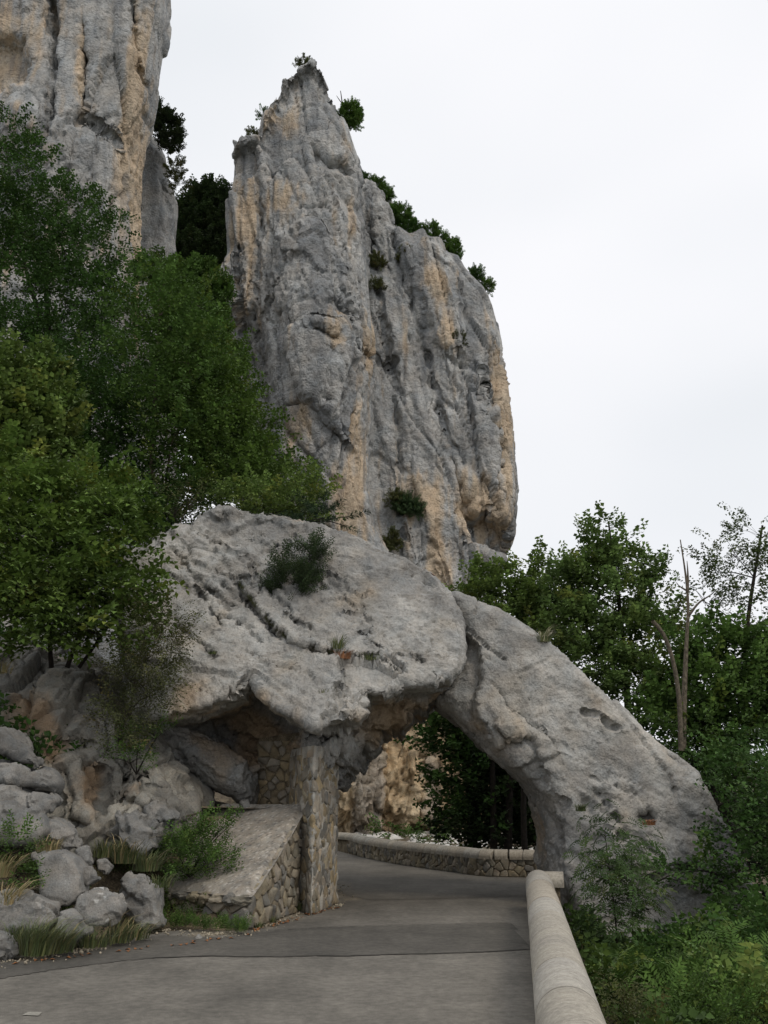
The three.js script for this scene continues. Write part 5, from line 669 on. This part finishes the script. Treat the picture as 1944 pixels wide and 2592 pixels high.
plant({ name: 'bank_bush', label: 'small dark bush among the boulders left of the biggest one', category: 'bush', root: [40, 2230, 12.2], kind: 'small', col: MID, dens: 36, size: 0.8, seed: 55, lobes: [[30, 2160, 12.2, 50, 40], [55, 2210, 12.0, 30, 40]] });
plant({ name: 'ash_sapling', label: 'slim ash sapling with feathery leaves in front of the leaning slab', category: 'tree', root: [1565, 2480, 13.2], kind: 'ash', col: [0.05, 0.095, 0.03], dens: 10, size: 0.8, seed: 57, up: 0.9, gap: 0.3, twigs: 3, stems: [[[[1565, 2490, 13.2], [1560, 2350, 13.2], [1545, 2220, 13.2], [1530, 2100, 13.2]], 0.014, 0.004]], lobes: [[1530, 2120, 13.2, 20, 20, 0.7], [1535, 2180, 13.2, 40, 26, 0.7], [1545, 2240, 13.2, 46, 30], [1550, 2300, 13.2, 46, 36], [1555, 2360, 13.2, 44, 34], [1540, 2420, 13.1, 30, 26, 0.6]] });
plant({ name: 'ash_sapling', label: 'second ash sapling with bushier top next to the slim one', category: 'tree', root: [1604, 2480, 13.3], kind: 'ash', col: [0.055, 0.10, 0.03], dens: 10, size: 0.8, seed: 59, up: 0.9, gap: 0.3, twigs: 3, stems: [[[[1604, 2490, 13.3], [1602, 2350, 13.3], [1600, 2240, 13.3], [1598, 2150, 13.3]], 0.014, 0.004]], lobes: [[1600, 2160, 13.3, 28, 20, 0.8], [1605, 2220, 13.3, 44, 32], [1620, 2280, 13.3, 46, 34], [1605, 2330, 13.3, 40, 30], [1650, 2300, 13.3, 20, 20, 0.6]] });
plant({ name: 'leaning_branch', label: 'leafy branch reaching across the lower face of the leaning slab', category: 'branch', root: [1850, 2230, 15.2], kind: 'hazel', col: DARK, dens: 12, size: 0.8, seed: 61, stems: [[[[1860, 2240, 15.2], [1790, 2205, 15], [1700, 2215, 14.9], [1655, 2235, 14.9]], 0.02, 0.006]], lobes: [[1700, 2225, 14.9, 40, 18, 0.8], [1760, 2195, 15, 36, 24], [1740, 2240, 14.9, 34, 16, 0.7], [1800, 2215, 15, 24, 30]] });
for (const [u, v, Z, ru, rv, c, k, lab] of [
  [1840, 2420, 13.2, 80, 55, MID, 'hazel', 'leafy bush climbing the ravine side beyond the ash saplings'], [1720, 2430, 12.8, 70, 45, DARK, 'hazel', 'dark bush at the base of the leaning slab'], [1900, 2350, 13.8, 60, 60, DARK, 'hazel', 'dark bush beneath the understorey tree'], [1640, 2480, 12, 60, 34, DARK, 'small', 'low dark bush around the sapling stems'], [1760, 2490, 11.2, 80, 50, MID, 'small', 'dense green bush below the dark bush of the slab'], [1890, 2480, 11.4, 70, 60, MID, 'ash', 'feathery green bush spreading under the leafy ravine bush'], [1680, 2550, 10, 70, 40, MID, 'ash', 'feathery weeds growing up close behind the coping'], [1800, 2570, 9.4, 80, 50, MID, 'small', 'spreading green bush lowest in the ravine'], [1910, 2570, 9.6, 60, 50, LIGHT, 'hazel', 'lighter leafy bush beside the lowest spreading bush'], [1545, 2520, 10.6, 26, 30, YEL, 'hazel', 'pale yellow green sprig rising just past the parapet'], [1600, 2590, 9, 50, 30, OLIVE, 'fine', 'olive scrub against the outer foot of the parapet'], [1990, 2450, 12, 70, 120, DARK, 'hazel', 'dark hedge of brush closing the ravine side']])
  plant({ name: 'ravine_bush', label: lab, category: 'bush', group: 'bushes in the ravine beside the parapet', root: [u, v + rv, Z], kind: k, col: c, dens: k === 'small' || k === 'fine' ? 34 : 17, size: 0.8, seed: u * 3 + v, twigs: 6, up: 0.6, gap: 0.3, lobes: [[u, v, Z, ru, rv], [u - ru * 0.5, v + rv * 0.4, Z - 0.15, ru * 0.7, rv * 0.7], [u + ru * 0.5, v + rv * 0.3, Z, ru * 0.7, rv * 0.8]] });
lap('plants'); console.log('copies', copies);
// --- grass
function tuftGeo(n, h, spread, lean, seed, cols, wid = 0.007) {
  const r = rng(seed), P = [], I = [], C = [];
  for (let i = 0; i < n; i++) {
    const a = r() * 6.283, q = spread * Math.sqrt(r()), x0 = Math.cos(a) * q, z0 = Math.sin(a) * q, hh = h * (0.5 + 0.6 * r()), b = a + (r() - 0.5) * 1.5, be = hh * (0.25 + 0.6 * r()), w = wid * (0.6 + 0.8 * r()), c = cols[Math.floor(r() * cols.length)], k = 0.75 + 0.5 * r(), o = P.length / 3, px2 = -Math.sin(b) * w, pz2 = Math.cos(b) * w;
    for (let s = 0; s <= 3; s++) { const t = s / 3, x = x0 + (Math.cos(b) * be + lean[0] * hh) * t * t, z = z0 + (Math.sin(b) * be + lean[1] * hh) * t * t, y = hh * (t - 0.35 * t * t * t), ww = 1 - t * 0.9; P.push(x - px2 * ww, y, z - pz2 * ww, x + px2 * ww, y, z + pz2 * ww); for (let e = 0; e < 2; e++) C.push(c[0] * k, c[1] * k, c[2] * k); if (s) { const d = o + (s - 1) * 2; I.push(d, d + 1, d + 3, d, d + 3, d + 2); } }
  }
  tris += I.length / 3; return geo(P, I, null, null, C);
}
const grassMat = bladeMat('#ffffff'), GG = [[0.10, 0.13, 0.04], [0.07, 0.10, 0.03], [0.16, 0.17, 0.06]], GD = [[0.28, 0.23, 0.11], [0.20, 0.19, 0.08], [0.36, 0.28, 0.14]], GO = [[0.34, 0.15, 0.06], [0.28, 0.14, 0.07]], GP = [[0.55, 0.50, 0.38], [0.45, 0.42, 0.28]];
function tuft(u, v, Z, h, n, cols, label, o = {}) { const p = at(u, v, Z), t = thing('grass_tuft', label, 'grass tuft', [p[0], p[1] - 0.02, p[2]], o.group || 'grass tufts on the bank and the rocks'); mesh('blades', tuftGeo(n, h, o.spread || 0.08, o.lean || [0.2, 0.1], u + v, cols, o.w), grassMat, t); if (o.heads) mesh('seed_heads', tuftGeo(o.heads, h * 1.25, (o.spread || 0.08) * 0.9, o.lean || [0.3, 0.1], u + v + 5, o.headCol || GD, 0.012), grassMat, t); return t; }
tuft(325, 2180, 13.5, 0.42, 160, GG, 'tall grass with golden seed heads between outcrop and green bush', { spread: 0.22, heads: 26 });
tuft(270, 2165, 13.5, 0.34, 120, GG, 'green grass clump below the cracked outcrop', { spread: 0.2, heads: 8 });
tuft(372, 2200, 13.4, 0.38, 130, GG, 'grass clump with drooping heads next to the green bush', { spread: 0.18, heads: 16 });
tuft(95, 2410, 11.0, 0.52, 220, GG, 'long wispy green grass before the broad boulder at the road edge', { spread: 0.18, lean: [0.35, 0] });
tuft(50, 2405, 11.1, 0.45, 160, GG, 'wispy green grass beside the lone lowest boulder', { spread: 0.16, lean: [0.3, 0] });
tuft(150, 2405, 11.2, 0.40, 150, GG, 'green and golden grass hiding the squat boulder', { spread: 0.14, heads: 10, lean: [0.4, 0] });
tuft(235, 2390, 11.6, 0.26, 120, GG, 'short green grass between the squat boulder and the road', { spread: 0.2 });
tuft(300, 2380, 11.9, 0.36, 110, GG, 'grass with arching golden plumes near the craggy stone', { spread: 0.14, heads: 22, lean: [0.4, 0] });
tuft(345, 2372, 12.2, 0.26, 90, GG, 'low grass with golden plumes against the craggy stone', { spread: 0.14, heads: 10, lean: [0.5, 0] });
tuft(5, 2215, 11.9, 0.4, 60, GD, 'dry golden plume grass leaning among the upper boulders', { spread: 0.12, heads: 20, lean: [0.4, 0] });
tuft(20, 2290, 11.5, 0.36, 60, GD, 'dry golden plume grass above the broad boulder', { spread: 0.12, heads: 16, lean: [0.5, 0] });
tuft(125, 2150, 12.5, 0.24, 90, GD, 'golden grass fringe on top of the biggest boulder', { spread: 0.16, heads: 8 });
tuft(400, 2240, 13.2, 0.22, 90, GG, 'short grass at the lower edge of the green bush', { spread: 0.2 });
tuft(8, 1700, 14.6, 0.3, 60, GD, 'dry yellow grass hanging from the top of the outcrop', { spread: 0.14, lean: [0.3, 0.2] });
tuft(1377, 1622, 16.2, 0.30, 90, GG, 'grass with pale plumes on the upper edge of the leaning slab', { spread: 0.1, heads: 24, headCol: GP, lean: [0.3, 0] });
tuft(1345, 1612, 16.3, 0.10, 40, GO, 'tiny brown tuft next to the pale plumes', { spread: 0.04 });
tuft(868, 1665, 15.1, 0.20, 90, GO, 'rust red dry plant in the long crack of the rounded boulder', { spread: 0.11, w: 0.01 });
tuft(855, 1640, 15.2, 0.32, 80, GG, 'upright green grass above the rust red plant', { spread: 0.1 });
tuft(940, 1668, 15.1, 0.16, 60, GG, 'short grass at the end of the long crack', { spread: 0.12 });
tuft(828, 1752, 14.8, 0.14, 60, GG, 'grass patch near the lower lip of the rounded boulder', { spread: 0.13 });
tuft(538, 1652, 15.2, 0.07, 60, GG, 'round moss tuft alone on the rounded boulder', { spread: 0.06, w: 0.01 });
tuft(1470, 2050, 15.5, 0.16, 110, GG, 'green tuft hanging from a ledge of the leaning slab', { spread: 0.08, lean: [0, 0.6] });
tuft(1643, 2085, 15.5, 0.12, 110, GO, 'round brown dry tuft stuck in a hollow of the leaning slab', { spread: 0.09, w: 0.01 });
tuft(760, 2300, 15.2, 0.28, 50, GG, 'thin green grass sprouting where ramp and pillar meet', { spread: 0.06 });
tuft(690, 2335, 14.1, 0.16, 40, GG, 'small grass tuft halfway along the foot of the ramp wall', { spread: 0.05 });
tuft(655, 2348, 13.5, 0.14, 40, GG, 'small grass tuft near the corner of the ramp wall', { spread: 0.06 });
// --- low cover that nobody could count
function scatter(name, label, n, seed, pick, kind, col, size) { const r = rng(seed), L = []; for (let i = 0; i < n * 4 && L.length < n; i++) { const p = pick(r); if (p) L.push([p[0], p[1], p[2], (r() - 0.5) * 1.4, 0.7 + r() * 0.5, (r() - 0.5) * 1.4, size * (0.6 + 0.7 * r())]); } const im = sprays(name, L, kind, col, scene, seed); tag(im, label, 'undergrowth'); }
const onGround = (x, Z) => [x, height(x, Z) + 0.02, -Z];
scatter('undergrowth', 'dark low undergrowth covering the slope beneath the trees', 14000, 5, r => { const x = -34 + 33 * r(), Z = 14.5 + 40 * r() * r(); if (-polyDist(x, Z, HILL) < 2.6) return null; return onGround(x, Z); }, 'beech', DARK, 1.15);
scatter('undergrowth', 'small weeds and grass scattered between the boulders of the bank', 700, 6, r => { const x = -5.6 + 4.4 * r(), Z = 10.8 + 4 * r(), s = -polyDist(x, Z, HILL); if (s < 0.3 || s > 2.6 || noise(x * 1.2, Z * 1.2, 4) < -0.05) return null; return onGround(x, Z); }, 'small', MID, 0.6);
scatter('undergrowth', 'brambles and weeds covering the ravine side beyond the parapet', 15000, 7, r => { const x = 2 + 22 * r(), Z = 5 + 28 * r(), s = -polyDist(x, Z, RAV); if (s < 0.45) return null; return onGround(x, Z); }, 'hazel', [0.058, 0.108, 0.028], 0.95);
scatter('undergrowth', 'strip of creeping weeds along the foot of the buttress front', 170, 8, r => { const t = r(), a = G(398, 2345), b = G(632, 2363), o = 0.02 + 0.2 * r(); return [mix(a[0], b[0], t), 0.01 + 0.1 * r() * (1 - o * 3), -(mix(a[1], b[1], t) - o)]; }, 'small', MID, 0.42);
{ const r = rng(12), L = []; const line = [[605, 1485], [640, 1530], [690, 1590], [740, 1630], [800, 1648], [860, 1660], [960, 1668]]; for (let i = 0; i < 420; i++) { const k = Math.min(5, Math.floor(r() * 6)), t = r(), u = mix(line[k][0], line[k + 1][0], t), v = mix(line[k][1], line[k + 1][1], t) + (r() - 0.5) * 10, Z = 15.3 + 0.55 * (1800 - v) / 100 - 0.86; const p = at(u, v, Z); L.push([...p, (r() - 0.5), 1, 0.6, 0.14 + 0.16 * r()]); } const im = sprays('crack_moss', L, 'fine', OLIVE, scene, 4); tag(im, 'olive moss and fine grass lining the long crack of the rounded boulder', 'moss'); }
{ // a few fallen leaves and pebbles at the verge
  const r = rng(31), g = leafGeo([[[0, 0, 0], [1, 0, 0], [0, 1, 0], 0.07, 0.05, 1]]), im = new THREE.InstancedMesh(g, new THREE.MeshStandardMaterial({ color: '#8a5a34', roughness: 0.9, vertexColors: true, side: THREE.DoubleSide }), 70); im.name = 'leaf_litter';
  for (let i = 0; i < 70; i++) { const t = r(), a = t < 0.6 ? [mix(640, 850, t / 0.6), mix(2356, 2294, t / 0.6)] : [mix(0, 640, (t - 0.6) / 0.4), mix(2442, 2366, (t - 0.6) / 0.4)], p = ground(a[0] + r() * 10, a[1] + r() * 6); M4.makeRotationY(r() * 6.28); M4.setPosition(p[0], 0.014, p[2]); im.setMatrixAt(i, M4); }
  im.userData.kind = 'stuff'; tag(im, 'brown fallen leaves along the edge of the road', 'leaf litter'); scene.add(im);
}
{ const r = rng(71), g = new THREE.IcosahedronGeometry(1, 0), N = 520, im = new THREE.InstancedMesh(g, new THREE.MeshStandardMaterial({ color: '#a39a88', roughness: 1 }), N); im.name = 'gravel';
  for (let i = 0; i < N; i++) { const t = r(), k = t * (EL.length - 4), j = Math.min(EL.length - 5, Math.floor(k)) + 1, f = k - Math.floor(k), x = mix(EL[j][0], EL[j + 1][0], f) + (r() - 0.3) * 0.45 * r(), Z = mix(EL[j][1], EL[j + 1][1], f) - 0.6 * r() * r(), q = 0.006 + 0.022 * r() * r(); M4.compose(V3.set(x, 0.008 + q * 0.4, -Z), Q.setFromEuler(new THREE.Euler(r() * 6, r() * 6, r() * 6)), S3.set(q, q * 0.6, q * 0.8)); im.setMatrixAt(i, M4); im.setColorAt(i, COL.setScalar(0.6 + 0.6 * r())); }
  im.userData.kind = 'stuff'; im.castShadow = im.receiveShadow = true; tag(im, 'loose gravel crumbs along the verge of the road', 'gravel'); scene.add(im); }
lap('done'); console.log('copies', copies);
renderer.render(scene, camera);
